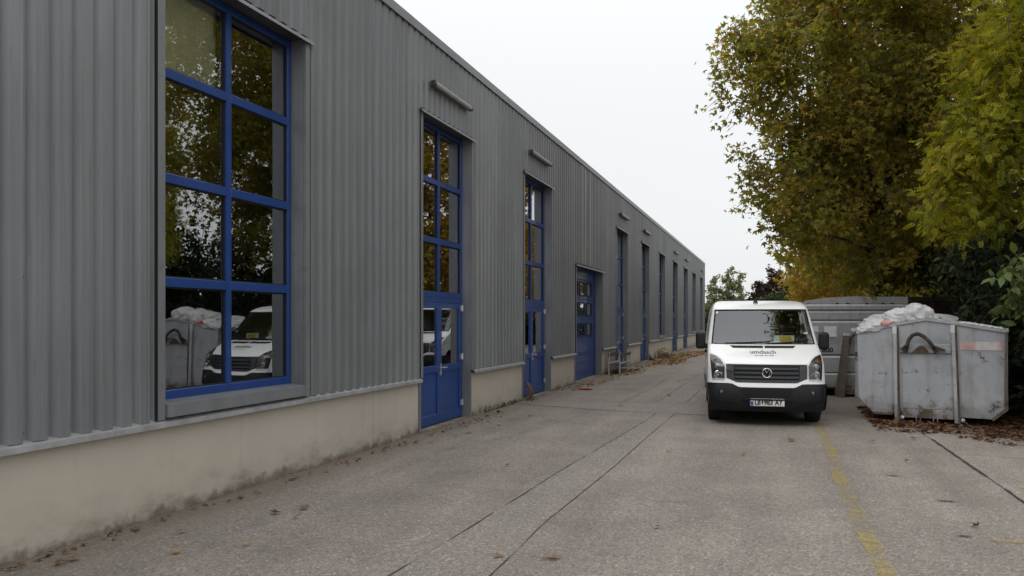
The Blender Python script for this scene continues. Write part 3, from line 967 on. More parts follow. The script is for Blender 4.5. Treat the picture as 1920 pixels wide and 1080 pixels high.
    # --- pale strip under the grille
    tp = lambda x: .757 if abs(x) > .58 else (.697 if abs(x) < .45 else .697 + (.06) * (abs(x) - .45) / .13)
    xs2 = [x for x in xs if abs(x) < .87]
    smooth(patch([(x, upz(x) + .005) for x in xs2], [(x, tp(x)) for x in xs2], nv=3, off=.022, depth=.03, keep=True).build('front_strip', 'van_white_paint', V))
    # --- grille
    gx = [x for x in xs if abs(x) <= .63]
    gz = lambda x: .985 if abs(x) < .5 else .985 + .012 * (abs(x) - .5)
    gr = smooth(patch([(x, tp(x) + .006) for x in gx], [(x, gz(x)) for x in gx], nv=5, off=.010, depth=.03, keep=True).build('grille', 'grille_black', V))
    for z in (.728, .79, .858, .928):
        patch([(-.49, z - .020), (.49, z - .020)], [(-.50, z + .014), (.50, z + .014)], 24, 1, .030, .03).build('grille_bar', 'grille_gloss', gr)
    for s in (-1, 1):
        patch([(s * .50, .715), (s * .62, .765)], [(s * .51, .975), (s * .63, .985)], 4, 3, .024, .03).build('grille_end', 'grille_gloss', gr)
    # emblem: a ring with two stacked letter strokes
    ec = (0, .858)
    ye = F(*ec) - .048
    em = MB()
    ring = [(ec[0] + .072 * math.cos(2 * math.pi * k / 32), ye, ec[1] + .072 * math.sin(2 * math.pi * k / 32)) for k in range(33)]
    em.tube(ring, .0085, 8, False)
    for pl in ([(-.030, .056), (0, -.002), (.030, .056)], [(-.058, .030), (-.028, -.052), (0, -.006), (.028, -.052), (.058, .030)]):
        em.tube([(ec[0] + x, ye, ec[1] + z) for x, z in pl], .0075, 6)
    smooth(em.build('emblem', 'chrome', gr))
    MB().lathe([(.0, .010), (.07, .010), (.07, .04)], 'y', (ec[0], ye, ec[1]), 24).build('emblem_plate', 'grille_black', gr)
    # --- headlights
    for s in (-1, 1):
        inner_ = [(.655, .735), (.655, .86), (.652, .975), (.705, 1.05), (.775, 1.105), (.855, 1.138)]
        outer_ = [(.848, .735), (.858, .84), (.866, .93), (.872, 1.0), (.878, 1.06), (.884, 1.14)]
        lo = [(s * x, z) for x, z in inner_]; hi = [(s * x, z) for x, z in outer_]
        hl = smooth(patch(lo, hi, 20, 6, .004, .03).build('headlight', 'dark_steel', V))
        for (x, z, r_, mt) in ((.755, .815, .062, 'chrome'), (.765, .95, .042, 'chrome'), (.80, 1.035, .030, 'amber_lens')):
            y = F(x, z)
            MB().lathe([(.0, .012), (r_ * .35, .008), (r_ * .75, -.004), (r_, -.016), (r_ * 1.1, -.012), (r_ * 1.1, .01)], 'y', (s * x, y - .008, z), 20).build('reflector', mt, hl)
            MB().lathe([(.0, -.022), (r_ * .25, -.020), (r_ * .3, .0)], 'y', (s * x, y - .004, z), 10).build('bulb', 'plate_white', hl)
        smooth(patch(lo, hi, 20, 8, .034, .03).build('lens', 'lamp_glass', hl))
    # --- bonnet
    bl = [(-.868, 1.16), (-.80, 1.125), (-.745, 1.10), (-.69, 1.06), (-.64, .995), (-.3, .993), (0, .993), (.3, .993), (.64, .995), (.69, 1.06), (.745, 1.10), (.80, 1.125), (.868, 1.16)]
    bh = [(-.868, 1.288), (-.8, 1.29), (-.7, 1.29), (-.6, 1.29), (-.5, 1.29), (-.25, 1.29), (0, 1.29), (.25, 1.29), (.5, 1.29), (.6, 1.29), (.7, 1.29), (.8, 1.29), (.868, 1.288)]
    bn = smooth(patch(bl, bh, nv=16, off=.006, depth=.02, keep=True).build('bonnet', 'van_white_paint', V), 50)
    for a_, b_ in ((-.55, -.012), (.012, .52)):
        patch([(a_ + .05, 1.240), (b_, 1.240)] if a_ < 0 else [(a_, 1.240), (b_ - .05, 1.240)], [(a_, 1.277), (b_, 1.277)], 12, 2, .010, .01).build('bonnet_vent', 'void_black', bn)
    me = remap(text_mesh('umdasch', .092, 1.28, .0015), lambda x, z: (x - .03, F(x - .03, 1.178 + z * .8) - .0085, 1.178 + z * .8))
    link_mesh('lettering', me, 'ink_grey', bn)
    for k, w_ in enumerate((.05, .07, .045, .08)):      # the small line under it is too fine to read
        x0 = -.17 + (0, .07, .16, .225)[k]
        patch([(x0, 1.125), (x0 + w_, 1.125)], [(x0, 1.133), (x0 + w_, 1.133)], 4, 1, .0085, 0).build('fine_print', 'ink_grey', bn)
    # --- windscreen with black edge band, wipers
    gl = lambda z: .852 + (.782 - .852) * (z - 1.30) / .6
    zw = [1.302, 1.4, 1.5, 1.6, 1.7, 1.8, 1.898]
    ws = smooth(patch([(-gl(z) + .004, z) for z in zw], [(gl(z) - .004, z) for z in zw], nv=20, off=.0, depth=0, keep=True).build('windscreen', 'windscreen_glass', V))
    sm = MB()
    patch([(-.848, 1.300), (.848, 1.300)], [(-.845, 1.335), (.845, 1.335)], 24, 1, .002, 0, sm)
    patch([(-.785, 1.878), (.785, 1.878)], [(-.782, 1.902), (.782, 1.902)], 24, 1, .002, 0, sm)
    for s in (-1, 1):
        patch([(s * gl(z), z) for z in zw], [(s * (gl(z) - .022), z) for z in zw], nv=1, off=.002, depth=0, mb=sm, keep=True)
    sm.build('windscreen_seal', 'void_black', V)
    for pts in ([(-.62, 1.315), (-.2, 1.33), (.12, 1.345)], [(.05, 1.312), (.40, 1.33), (.74, 1.375)]):
        MB().tube([(x, F(x, z) - .018, z) for x, z in resample(pts, 8)], .010, 6).build('wiper', 'black_plastic', V)
    patch([(-.76, 1.825), (-.725, 1.825)], [(-.757, 1.865), (-.722, 1.865)], 2, 1, .003, 0).build('toll_sticker', 'white_sticker', ws)
    patch([(.69, 1.475), (.76, 1.48)], [(.685, 1.49), (.755, 1.495)], 2, 1, .003, 0).build('small_sticker', 'white_sticker', ws)
    # --- roof aerial
    ya = 1.75
    smooth(MB().lathe([(.045, 0), (.038, .02), (.02, .045), (.014, .09), (.0, .095)], 'z', (-.06, ya, 2.02), 12).build('aerial', 'black_plastic', V))
    # --- mirrors
    for s in (-1, 1):
        mm = MB().box(s * 1.03 - .085, s * 1.03 + .085, 1.16, 1.30, 1.20, 1.50)
        o = bevel(mm.build('mirror', 'black_plastic', V), .05, 4)
        MB().quad((s * 1.03 - .07, 1.3005, 1.23), (s * 1.03 + .07, 1.3005, 1.23), (s * 1.03 + .07, 1.3005, 1.47), (s * 1.03 - .07, 1.3005, 1.47)).build('mirror_glass', 'chrome', o, fix=False)
        a_, b_ = sorted((s * .89, s * .97))
        bevel(MB().box(a_, b_, 1.18, 1.28, 1.205, 1.30).build('mirror_arm', 'black_plastic', V), .02, 2)
    # --- number plate
    yp = F(0, .39) - .058
    pl = bevel(MB().box(-.262, .262, yp, yp + .02, .332, .452).build('number_plate', 'plate_white', V), .004, 1)
    MB().box(-.258, -.212, yp - .0015, yp + .002, .337, .447).build('plate_band', 'plate_blue', pl)
    for z in (.3385, .4425):
        MB().box(-.208, .256, yp - .001, yp + .002, z, z + .003).build('plate_edge_line', 'plate_red', pl)
    for txt, x0 in (('LB', -.148), ('983', .018), ('AY', .175)):
        link_mesh('lettering', remap(text_mesh(txt, .105, .86, .004), lambda x, z: (x + x0, yp - .0025, .390 + z)), 'ink_black', pl)
    link_mesh('lettering', remap(text_mesh('A', .03), lambda x, z: (x - .235, yp - .0035, .355 + z)), 'plate_white', pl)
    n = 12
    MB().add([(-.235 + .013 * math.cos(2 * math.pi * k / n), yp - .0025, .415 + .013 * math.sin(2 * math.pi * k / n)) for k in range(n)], [tuple(range(n))]).build('star_ring', 'paper_yellow', pl, fix=False)
    MB().add([(-.085, yp - .0025, .425), (-.062, yp - .0025, .425), (-.06, yp - .0025, .39), (-.0735, yp - .0025, .352), (-.087, yp - .0025, .39)], [(0, 1, 2, 3, 4)]).build('crest', 'ink_black', pl, fix=False)
    # --- wheels
    for w in WY:
        for s in (-1, 1):
            xo = s * .905
            pr = [(.20, -.02), (.24, -.012), (.30, .0), (.325, -.015), (.335, -.05), (.335, -.17), (.325, -.205), (.30, -.22), (.2, -.2)]
            ty = smooth(MB().lathe([(r_, s * h_) for r_, h_ in pr], 'x', (xo, w, .335), 36).build('wheel', 'rubber', V))
            rp = [(.0, -.03), (.06, -.03), (.065, -.055), (.15, -.075), (.19, -.03), (.205, -.015), (.21, -.03)]
            smooth(MB().lathe([(r_, s * h_) for r_, h_ in rp], 'x', (xo, w, .335), 28).build('rim', 'rim_steel', ty))
            ln = MB()
            arcp = [(w + .46 * math.cos(a), .335 + .46 * math.sin(a)) for a in np.linspace(-.1, math.pi + .1, 20)]
            vs = []
            for y, z in arcp: vs += [(s * .90, y, z), (s * .55, y, z)]
            ln.add(vs, [(2 * i, 2 * i + 1, 2 * i + 3, 2 * i + 2) for i in range(19)])
            ln.build('arch_liner', 'void_black', V)
    # --- side trim, doors, glass
    for s in (-1, 1):
        m = MB()
        for y0, y1 in ((1.40, 3.52), (4.58, 5.05)):
            m.add([sidept(s, y, z, o_) for y in (y0, y1) for z, o_ in ((.50, .002), (.51, .022), (.62, .022), (.63, .002))], [(0, 1, 5, 4), (1, 2, 6, 5), (2, 3, 7, 6)])
        m.build('side_strip', 'black_plastic', V)
        dz = MB()
        zl = [.66 + (1.92 - .66) * i / 14 for i in range(15)]
        for y in (2.28, 3.55):
            dz.add([sidept(s, yy, z, .0012) for z in zl for yy in (y, y + .011)], [(2 * i, 2 * i + 1, 2 * i + 3, 2 * i + 2) for i in range(14)])
        dz.build('door_gap', 'void_black', V)
        gw = MB()
        sidepatch(gw, s, [(1.30, 1.345), (2.18, 1.345)], [(1.80, 1.85), (2.18, 1.85)], .004, 10, 6)
        gw.build('side_window', 'side_glass', V)
        for y in (2.10, 2.36):
            bevel(MB().add([sidept(s, yy, z, o_) for yy, z, o_ in ((y - .10, 1.10, .002), (y, 1.10, .002), (y, 1.16, .002), (y - .10, 1.16, .002), (y - .10, 1.10, .035), (y, 1.10, .035), (y, 1.16, .035), (y - .10, 1.16, .035))],
                           [(0, 3, 2, 1), (4, 5, 6, 7), (0, 1, 5, 4), (1, 2, 6, 5), (2, 3, 7, 6), (3, 0, 4, 7)]).build('door_handle', 'black_plastic', V), .008, 2)
    # --- cab inside
    cb = MB().box(-.80, .80, 2.42, 2.46, .5, 1.96).box(-.84, .84, .9, 2.42, .5, .56).box(-.86, -.83, 1.5, 2.42, .5, 1.32).box(.83, .86, 1.5, 2.42, .5, 1.32)
    cb.box(-.70, .70, 1.75, 2.42, 1.955, 1.965)
    cb.build('cab_lining', 'dash_plastic', V)
    ds = MB()
    prof = [(1.02, 1.05), (1.02, 1.26), (1.30, 1.285), (1.45, 1.25), (1.52, 1.12), (1.5, .8), (1.3, .6)]
    ds.prism(prof, lambda y, z, t: (t, y, z), -.82, .82)
    bevel(ds.build('dashboard', 'dash_plastic', V), .03, 2)
    for x in (-.42, .12, .48):
        w_ = .24
        st = MB().box(x - w_, x + w_, 1.75, 2.2, .75, .95).box(x - w_ + .02, x + w_ - .02, 2.15, 2.33, .95, 1.58)
        st = bevel(st.build('seat', 'seat_cloth', V), .05, 2)
        bevel(MB().box(x - .13, x + .13, 2.17, 2.27, 1.62, 1.80).build('headrest', 'seat_cloth', st), .04, 2)
    rg = [(.46 + .19 * math.cos(a), 1.62 - .10 * math.sin(a), 1.32 + .16 * math.sin(a)) for a in np.linspace(0, 2 * math.pi, 25)]
    sw = MB().tube(rg, .014, 8, False)
    sw.tube([(.28, 1.62, 1.32), (.64, 1.62, 1.32)], .02, 6)
    sw.tube([(.46, 1.62, 1.32), (.46, 1.5, 1.1)], .03, 8)
    sw.build('steering_wheel', 'dash_plastic', V)
    # rear lights and bumper
    MB().box(-.88, .88, LEN + .002, LEN + .12, .38, .58).build('rear_bumper', 'black_plastic', V)
    for s in (-1, 1):
        MB().box(s * .86 - .05, s * .86 + .05, LEN + .004, LEN + .03, .85, 1.25).build('tail_light', 'plate_red', V)
    return V
van = make_van()
van2 = copy_tree(van)
van2.location = (-.55, 20.7, 0)
van2.scale = (1, 1, 1.07)
van2.rotation_euler = (0, 0, R(3))
van2['label'] = 'second white van behind the front van, seen mirrored in the nearest double door'
# papers on the dashboard
ca, sa = math.cos(R(5)), math.sin(R(5))
def van_pt(x, y, z): return (-.096 + ca * x - sa * y, 13.435 + sa * x + ca * y, z)
pp = empty('parking_paper', 'yellow and pale green paper propped on the dashboard behind the windscreen', 'paper', van_pt(.375, 1.13, 1.287), R(5))
def lean(x0, x1, z0, z1, o): return MB().quad((x0, .25 * z0 - o, z0), (x1, .25 * z0 - o, z0), (x1, .25 * z1 - o, z1), (x0, .25 * z1 - o, z1))
lean(-.17, .17, .0, .155, 0).build('pale_sheet', 'paper_pale', pp, fix=False)
lean(-.075, .125, .035, .14, .003).build('yellow_sheet', 'paper_yellow', pp, fix=False)
for v in pp.children: v.location.y = .02
MB_p = MB().quad((-.2, 0, 0), (.22, .01, 0), (.2, .14, .02), (-.22, .12, .015)).build('loose_paper', 'plate_white', None, van_pt(-.15, 1.18, 1.288), False)
tag(MB_p, 'loose white papers lying flat on the van dashboard', 'paper')

# ------------------------------------------------------------------ containers
C1 = empty('skip_container', 'pale grey open roll-off container heaped with plastic, chamfered lower corners and a lifting hook', 'container', (1.407, 14.87, 0), R(-12.67))
W1 = 2.143
outl = [(-.045, 1.52), (-.01, .385), (.205, .15), (1.945, .13), (W1 + .005, .30), (W1 - .01, 1.535), (1.50, 1.645), (1.0, 1.722), (.56, 1.635)]
DL = 5.4
b = MB()
b.prism(outl, lambda x, z, t: (x, t, z), 0.0, .05)          # front wall
b.prism(outl, lambda x, z, t: (x, t, z), DL - .05, DL)      # rear wall
hull = [(-.045, 1.52), (-.01, .385), (.205, .15), (1.945, .13), (W1 + .005, .30), (W1 - .01, 1.535)]
hin = [(-.005, 1.52), (.035, .395), (.22, .19), (1.93, .17), (W1 - .035, .31), (W1 - .05, 1.535)]
vs = [(x, y, z) for y in (.05, DL - .05) for x, z in hull + hin]
n = len(hull)
fs = []
for i in range(n - 1):
    fs.append((i, i + 1, 2 * n + i + 1, 2 * n + i)); fs.append((n + i, n + i + 1, 3 * n + i + 1, 3 * n + i))
fs += [(0, n, 3 * n, 2 * n), (n - 1, 2 * n - 1, 4 * n - 1, 3 * n - 1)]
b.add(vs, fs)
b.build('body', 'container_grey', C1)
def rail(x0t, x1t, x0b, x1b, zt, zb):
    vs = [(x0b, -.10, zb), (x1b, -.10, zb), (x1b, -.003, zb), (x0b, -.003, zb), (x0t, -.055, zt), (x1t, -.055, zt), (x1t, -.003, zt), (x0t, -.003, zt)]
    return MB().add(vs, [(0, 3, 2, 1), (4, 5, 6, 7), (0, 1, 5, 4), (1, 2, 6, 5), (2, 3, 7, 6), (3, 0, 4, 7)])
for args in ((.515, .605, .545, .63, 1.60, .04), (1.365, 1.455, 1.425, 1.51, 1.625, .04)):
    xt_, xt2, xb_, xb2 = args[:4]
    rl = bevel(rail(xt_, xt2 - .03, xb_, xb2 - .03, args[4], args[5]).build('rail', 'container_grey', C1), .006, 1)
    rail(xt2 - .028, xt2 - .004, xb2 - .028, xb2 - .004, args[4] - .01, args[5]).build('rail_web', 'rusty_steel', rl)
    xa, xb, z = args[0], args[1], args[4]
    MB().box(xa - .004, xb - .03, -.062, -.002, z - .12, z + .005).build('rail_cap', 'container_pale', rl)
    xc = (args[2] + args[3]) / 2
    MB().lathe([(.0, -.045), (.06, -.045), (.065, -.03), (.065, .03), (.06, .045), (.0, .045)], 'x', (xc, -.02, .066), 18).build('roller', 'dark_steel', C1)
    MB().lathe([(.0, .05), (.04, .05), (.045, .07), (.03, .10), (.0, .10)], 'x', (xc, -.03, .085), 14).build('roller_hub', 'zinc', C1)
bevel(MB().box(.62, 1.37, -.048, -.003, 1.165, 1.315).build('crossbar', 'container_grey', C1), .008, 1)
bevel(MB().box(.645, 1.415, -.03, -.003, .09, .235).build('foot_plate', 'container_grey', C1), .006, 1)
MB().box(.66, 1.40, -.012, -.003, .245, 1.155).build('front_panel', 'container_grey', C1)
for a, z0 in ((.585, .02), ):
    pass
hk = [(.705, 1.17), (.735, 1.27), (.765, 1.385), (.82, 1.46), (.90, 1.485), (.985, 1.44), (1.06, 1.365), (1.125, 1.27), (1.165, 1.17)]
smooth(MB().tube([(x, -.09 - (.05 if 1.25 < z else 0), z) for x, z in resample(hk, 22)], .030, 8).build('hook', 'dark_rust', C1))
for poly in ([(.63, 1.235), (.735, 1.315), (.76, 1.26), (.735, 1.22)], [(1.10, 1.31), (1.30, 1.225), (1.17, 1.215), (1.13, 1.25)]):
    MB().prism(poly, lambda x, z, t: (x, t, z), -.115, -.05).build('hook_gusset', 'dark_rust', C1)
MB().prism([(.80, 1.17), (.86, 1.24), (.93, 1.29), (1.0, 1.27), (1.05, 1.19), (1.05, 1.17)], lambda x, z, t: (x, t, z), -.058, -.049).build('rust_patch', 'rusty_steel', C1)
for x in (.87, .93, 1.12, 1.18):
    MB().prism([(-.003, .22), (-.05, .20), (-.06, .02), (-.035, .01), (-.02, .05), (-.003, .05)], lambda y, z, t: (t, y, z), x - .008, x + .008).build('lug', 'container_grey', C1)
MB().box(1.50, 2.085, -.006, -.001, 1.225, 1.36).build('warning_sticker', 'worn_red_white_sticker', C1)
for poly in ([(-.055, 1.47), (-.055, 1.53), (.56, 1.65), (.565, 1.615)], [(1.5, 1.655), (1.495, 1.62), (W1 - .005, 1.505), (W1 - .002, 1.545)], [(.57, 1.652), (.565, 1.618), (1.0, 1.70), (1.49, 1.625), (1.495, 1.66), (1.0, 1.738)]):
    MB().prism(poly, lambda x, z, t: (x, t, z), -.022, -.002).build('gable_rim', 'container_grey', C1)
MB().prism([(W1 - .035, .30), (W1 - .025, 1.52), (W1 + .0, 1.52), (W1 + .02, .29), (1.96, .105), (1.93, .135)], lambda x, z, t: (x, t, z), -.03, -.002).build('edge_lip', 'rusty_rail', C1)
MB().prism([(.21, .12), (.21, .155), (.515, .15), (.515, .115)], lambda x, z, t: (x, t, z), -.018, -.002).build('edge_lip', 'rusty_rail', C1)
for k in range(7):          # ribs along both flanks
    y = .35 + k * .78
    for s, xx in ((-1, -.045), (1, W1 + .0)):
        a_, b_ = sorted((xx + s * .004, xx + s * (.075 if s < 0 else .02)))
        MB().box(a_, b_, y, y + .09, .36, 1.5).build('side_rib', 'container_grey', C1)
for s, xx in ((-1, -.05), (1, W1)):
    a_, b_ = sorted((xx - .02, xx + s * (.10 if s < 0 else .025)))
    MB().box(a_, b_, .052, DL, 1.515, 1.57).build('top_rail', 'container_grey', C1)
MB().box(.56, .66, .1, DL, .0, .14).build('runner', 'rusty_steel', C1)
MB().box(1.40, 1.50, .1, DL, .0, .12).build('runner', 'rusty_steel', C1)

def crumple(seed, rad, squash, oct_=1.0):
    bm = bmesh.new()
    bmesh.ops.create_icosphere(bm, subdivisions=4, radius=1.0)
    off = Vector((seed * 3.7, seed * 1.3, seed * 7.1))
    for v in bm.verts:
        p = v.co.copy()
        big = mnoise.noise(p * 1.1 + off)
        rid = 1 - abs(mnoise.noise(p * 2.6 + off * 2)) * 2
        fin = 1 - abs(mnoise.noise(p * 4.7 + off * 3)) * 2.0
        v.co = p * (1 + .42 * big + .24 * rid + .07 * fin * oct_)
        v.co.x *= rad[0]; v.co.y *= rad[1]; v.co.z *= rad[2]
        if v.co.z < -squash: v.co.z = -squash
    me = bpy.data.meshes.new('crumple'); bm.to_mesh(me); bm.free()
    return me
c1, s1 = math.cos(R(-12.67)), math.sin(R(-12.67))
def c1pt(x, y, z): return (1.407 + c1 * x - s1 * y, 14.87 + s1 * x + c1 * y, z)
BG = [(.14, .22, 1.53, .18, .24, .07, 'flat white plastic bag over the near left corner of the container'),
      (.36, .26, 1.60, .17, .23, .11, 'white plastic bag leaning on the container gable, left of the pink streaked one'),
      (.60, .32, 1.72, .22, .28, .16, 'rounded white plastic bag in the middle of the heap in the pale container'),
      (.84, .30, 1.80, .20, .26, .17, 'tallest clear white plastic bag at the peak of the container heap'),
      (.28, .95, 1.56, .34, .36, .15, 'wide white plastic bag behind the left corner of the container'),
      (.75, .95, 1.70, .38, .40, .20, 'large white plastic bag behind the peak of the container heap'),
      (.35, 1.7, 1.60, .42, .45, .20, 'white plastic bag deep along the left wall of the container'),
      (.9, 1.8, 1.62, .40, .45, .18, 'white plastic bag deep in the middle of the container'),
      (.4, 2.7, 1.56, .42, .5, .18, 'grey white plastic bag far back along the left container wall'),
      (1.2, 2.8, 1.55, .5, .5, .16, 'grey white plastic bag far back in the container')]
for i, (x, y, z, a, b_, c_, lb) in enumerate(BG):
    me = crumple(i + 2, (a, b_, c_), c_ * .95)
    o = link_mesh('plastic_bag', me, 'white_plastic_film', None, c1pt(x, y, z))
    o.rotation_euler = (0, 0, i * 1.1)
    tag(o, lb, 'bag', 'plastic bags heaped in the container')
    smooth(o, 60)
# sheeting over the right half and the fill below
vs, fs = [], []
NX, NY = 44, 60
for j in range(NY + 1):
    for i in range(NX + 1):
        x = .02 + (W1 - .06) * i / NX; y = .06 + (DL - .2) * j / NY
        g = 1.52 + .2 * (x / 1.0) if x < 1.0 else 1.725 - .19 * (x - 1.0) / 1.14
        q = Vector((x * 2.2, y * 2.2, 3))
        fade = min(1, y / .8)
        z = g + .01 + .05 * mnoise.noise(q) + .035 * (1 - abs(mnoise.noise(q * 2.7)) * 2) - .06 * fade
        vs.append((x, y, z))
fs = [(j * (NX + 1) + i, j * (NX + 1) + i + 1, (j + 1) * (NX + 1) + i + 1, (j + 1) * (NX + 1) + i) for j in range(NY) for i in range(NX)]
o = MB().add(vs, fs).build('plastic_sheet', 'white_plastic_film', None, (1.407, 14.87, 0), False)
o.rotation_euler = (0, 0, R(-12.67)); smooth(o, 70)
tag(o, 'crumpled grey white plastic sheeting spread over the load of the pale container', 'plastic sheet')
rr = random.Random(9)
for i in range(9):
    x = 1.55 + i * .062
    me = crumple(40 + i, (.05, .06, .022), .02)
    o = link_mesh('plastic_scrap', me, 'white_plastic_film', None, c1pt(x, -.0 + .05, 1.655 - (x - 1.5) * .17 + .012))
    tag(o, 'small white plastic scrap along the right gable edge of the pale container', 'scrap', 'plastic scraps on the container edge')
me = crumple(77, (.09, .06, .05), .04)
o = link_mesh('red_plastic_scrap', me, 'pink_film', None, c1pt(.42, .02, 1.645))
tag(o, 'reddish pink plastic scrap tucked among the white bags', 'scrap')

# second container: taller, darker, with horizontal channels and a leaning rail with a hook
C2 = empty('ribbed_container', 'taller dark grey steel container with horizontal channels standing behind the van', 'container', (.65, 19.15, 0), R(18.09))
W2 = 2.34
MB().box(.03, W2 - .03, .04, 5.6, .16, 2.12).build('body', 'container_dark_grey', C2)
for z0, z1, pr in ((.20, .515, .0), (.545, .90, .0), (.945, 1.69, .0), (1.725, 1.92, .005), (1.95, 2.065, .03)):
    m = MB().prism([(-pr, z0), (-pr, z1 - .03), (.03 - pr, z1), (.045, z1), (.045, z0)], lambda y, z, t: (t, y, z), .0, W2)
    m.build('front_panel', 'container_dark_grey', C2)
    MB().prism([(-pr - .004, z1 - .045), (-pr - .004, z1 - .028), (.03 - pr, z1 + .004), (.034, z1 - .004)], lambda y, z, t: (t, y, z), .0, W2).build('ledge', 'container_pale', C2)
MB().prism([(.02, 2.078), (.06, 2.15), (.5, 2.215), (1.1, 2.245), (W2, 2.235), (W2, 2.078)], lambda x, z, t: (x, t, z), -.01, .05).build('top_board', 'container_dark_grey', C2)
for x in (.75, .98, 1.42, 1.78, 1.98):
    MB().prism([(x - .04, 2.075), (x - .02, 2.10), (x + .02, 2.10), (x + .04, 2.075)], lambda a_, z, t: (a_, t, z), -.016, -.011).build('drain_notch', 'void_black', C2)
for x in (0.0, W2 - .09):
    MB().box(x - .01, x + .10, -.012 if x else -.012, .06, .10, 2.07).build('corner_post', 'container_dark_grey', C2)
for xt, xb in ((.885, .67), (1.62, 1.50)):
    vs = [(xb, -.34, .0), (xb + .11, -.34, .0), (xb + .11, -.06, .0), (xb, -.06, .0), (xt - .02, -.13, 1.36), (xt + .09, -.13, 1.36), (xt + .09, -.06, 1.36), (xt - .02, -.06, 1.36)]
    MB().add(vs, [(0, 3, 2, 1), (4, 5, 6, 7), (0, 1, 5, 4), (1, 2, 6, 5), (2, 3, 7, 6), (3, 0, 4, 7)]).build('rail', 'rusty_rail', C2)
    MB().box(xt - .03, xt + .10, -.145, -.05, 1.363, 1.42).build('rail_cap', 'container_pale', C2)
MB().box(.70, 1.60, -.22, -.002, .06, .20).build('foot_plate', 'container_dark_grey', C2)
hk = [(.96, 1.16), (.98, 1.30), (1.08, 1.385), (1.2, 1.40), (1.3, 1.37), (1.42, 1.28), (1.5, 1.17)]
smooth(MB().tube([(x, -.12, z) for x, z in resample(hk, 18)], .034, 8).build('hook', 'dark_rust', C2))
MB().box(.46, .735, -.012, -.004, 1.335, 1.57).build('white_sign', 'white_sticker', C2)
MB().box(.13, .33, -.012, -.004, 1.45, 1.575).build('white_sign', 'white_sticker', C2)
link_mesh('lettering', remap(text_mesh('09 800', .15, 1.15, .004), lambda x, z: (x + .42, -.006, 1.035 + z)), 'ink_black', C2)
MB().box(.1, .2, .1, 5.5, .0, .16).build('runner', 'rusty_steel', C2); MB().box(2.1, 2.2, .1, 5.5, .0, .16).build('runner', 'rusty_steel', C2)

C3 = empty('rusty_container', 'dark rust brown open container behind the pale one, under the trees', 'container', (3.03, 21.2, 0), R(18.09))
m = MB().box(0, 1.9, 0, .05, .1, 2.18).box(0, .05, .05, 4.5, .1, 2.18).box(1.85, 1.9, .05, 4.5, .1, 2.18).box(0, 1.9, 4.5, 4.55, .1, 2.18).box(.05, 1.85, .05, 4.5, .1, .16)
m.build('body', 'rusty_steel', C3)
MB().box(-.03, 1.93, -.05, .08, 2.185, 2.27).build('top_rail', 'rusty_rail', C3)
for x in (.02, .55, 1.05, 1.75):
    MB().box(x, x + .09, -.06, -.003, .1, 2.18).build('post', 'rusty_rail', C3)
for x in (.1, 1.7): MB().box(x, x + .1, .1, 4.4, 0, .1).build('runner', 'rusty_steel', C3)

# ------------------------------------------------------------------ small things by the hall
T = empty('wooden_stand', 'old dark wooden stand with pale legs against the plinth beside a blue door', 'stand', (-4.75, 25.9, 0))
for x, y in ((-.17, -1.0), (.17, -1.0), (.17, .75), (-.17, .75)):
    MB().box(x - .022, x + .022, y - .022, y + .022, 0, .70).build('leg', 'pale_leg', T)
for z0, z1, xs_ in ((.56, .68, (-.2, -.17)), (.56, .66, (.195, .22))):
    MB().box(xs_[0], xs_[1], -1.05, .8, z0, z1).build('board', 'old_wood', T)
for x in (-.1, .0, .1): MB().box(x - .045, x + .045, -1.04, .78, .30, .325).build('shelf_slat', 'old_wood', T)
MB().box(.15, .19, -.978, .728, .33, .37).build('stretcher', 'pale_leg', T); MB().box(-.19, -.15, -.978, .728, .33, .37).build('stretcher', 'pale_leg', T)
MB().box(-.14, .14, -.6, .5, .07, .11).build('foot_board', 'old_wood', T)
for x in (.06, .14): MB().box(x, x + .03, -.9, -.1, .56, .66).build('board', 'old_wood', T)

o = link_mesh('red_rag', crumple(90, (.15, .11, .018), .012), 'red_rag_cloth', None, (-4.40, 19.3, .028)); tag(o, 'flat red rag lying on the ground before the sectional gate', 'rag')
o = link_mesh('cloth_sack', crumple(91, (.22, .30, .24), .2), 'sack_cloth', None, (-4.70, 36.4, .2)); smooth(o); tag(o, 'rounded beige sack on the ground against the plinth past the second far door', 'sack')
vs, fs = [], []
for i in range(13):
    a = math.pi * .62 * i / 12
    for h_ in (0, .04): vs.append((.24 * math.sin(a) * .55 + h_, .12 - .26 * (1 - math.cos(a)) * .6, .02 + .33 * (1 - i / 12)))
vs2 = [(x + .0, y + .22, z) for x, y, z in vs]
n = len(vs)
fs = [(2 * i, 2 * i + 2, n + 2 * i + 2, n + 2 * i) for i in range(12)] + [(2 * i, 2 * i + 1, 2 * i + 3, 2 * i + 2) for i in range(12)] + [(2 * i + 1, 2 * i + 3, n + 2 * i + 3, n + 2 * i + 1) for i in range(12)]
o = MB().add(vs + vs2, fs).build('brown_mat', 'brown_sheet', None, (-5.12, 16.42, 0)); tag(o, 'curled brown mat leaning in the doorway of the second double door', 'mat')
o = MB().prism([(0, 0), (.34, 0), (.1, .10), (.0, .28)], lambda x, z, t: (x, t, z), 0, .12).build('dark_wedge', 'dark_steel', None, (-5.04, 34.34, .0)); tag(o, 'small dark wedge at the foot of the second door past the gate', 'wedge')
o = MB().tube([(0, 0, .05), (.9, -.1, .05)], .05, 10).build('pipe_piece', 'zinc', None, (3.75, 13.55, 0)); tag(o, 'short pale pipe on the leaves right of the pale container', 'pipe')

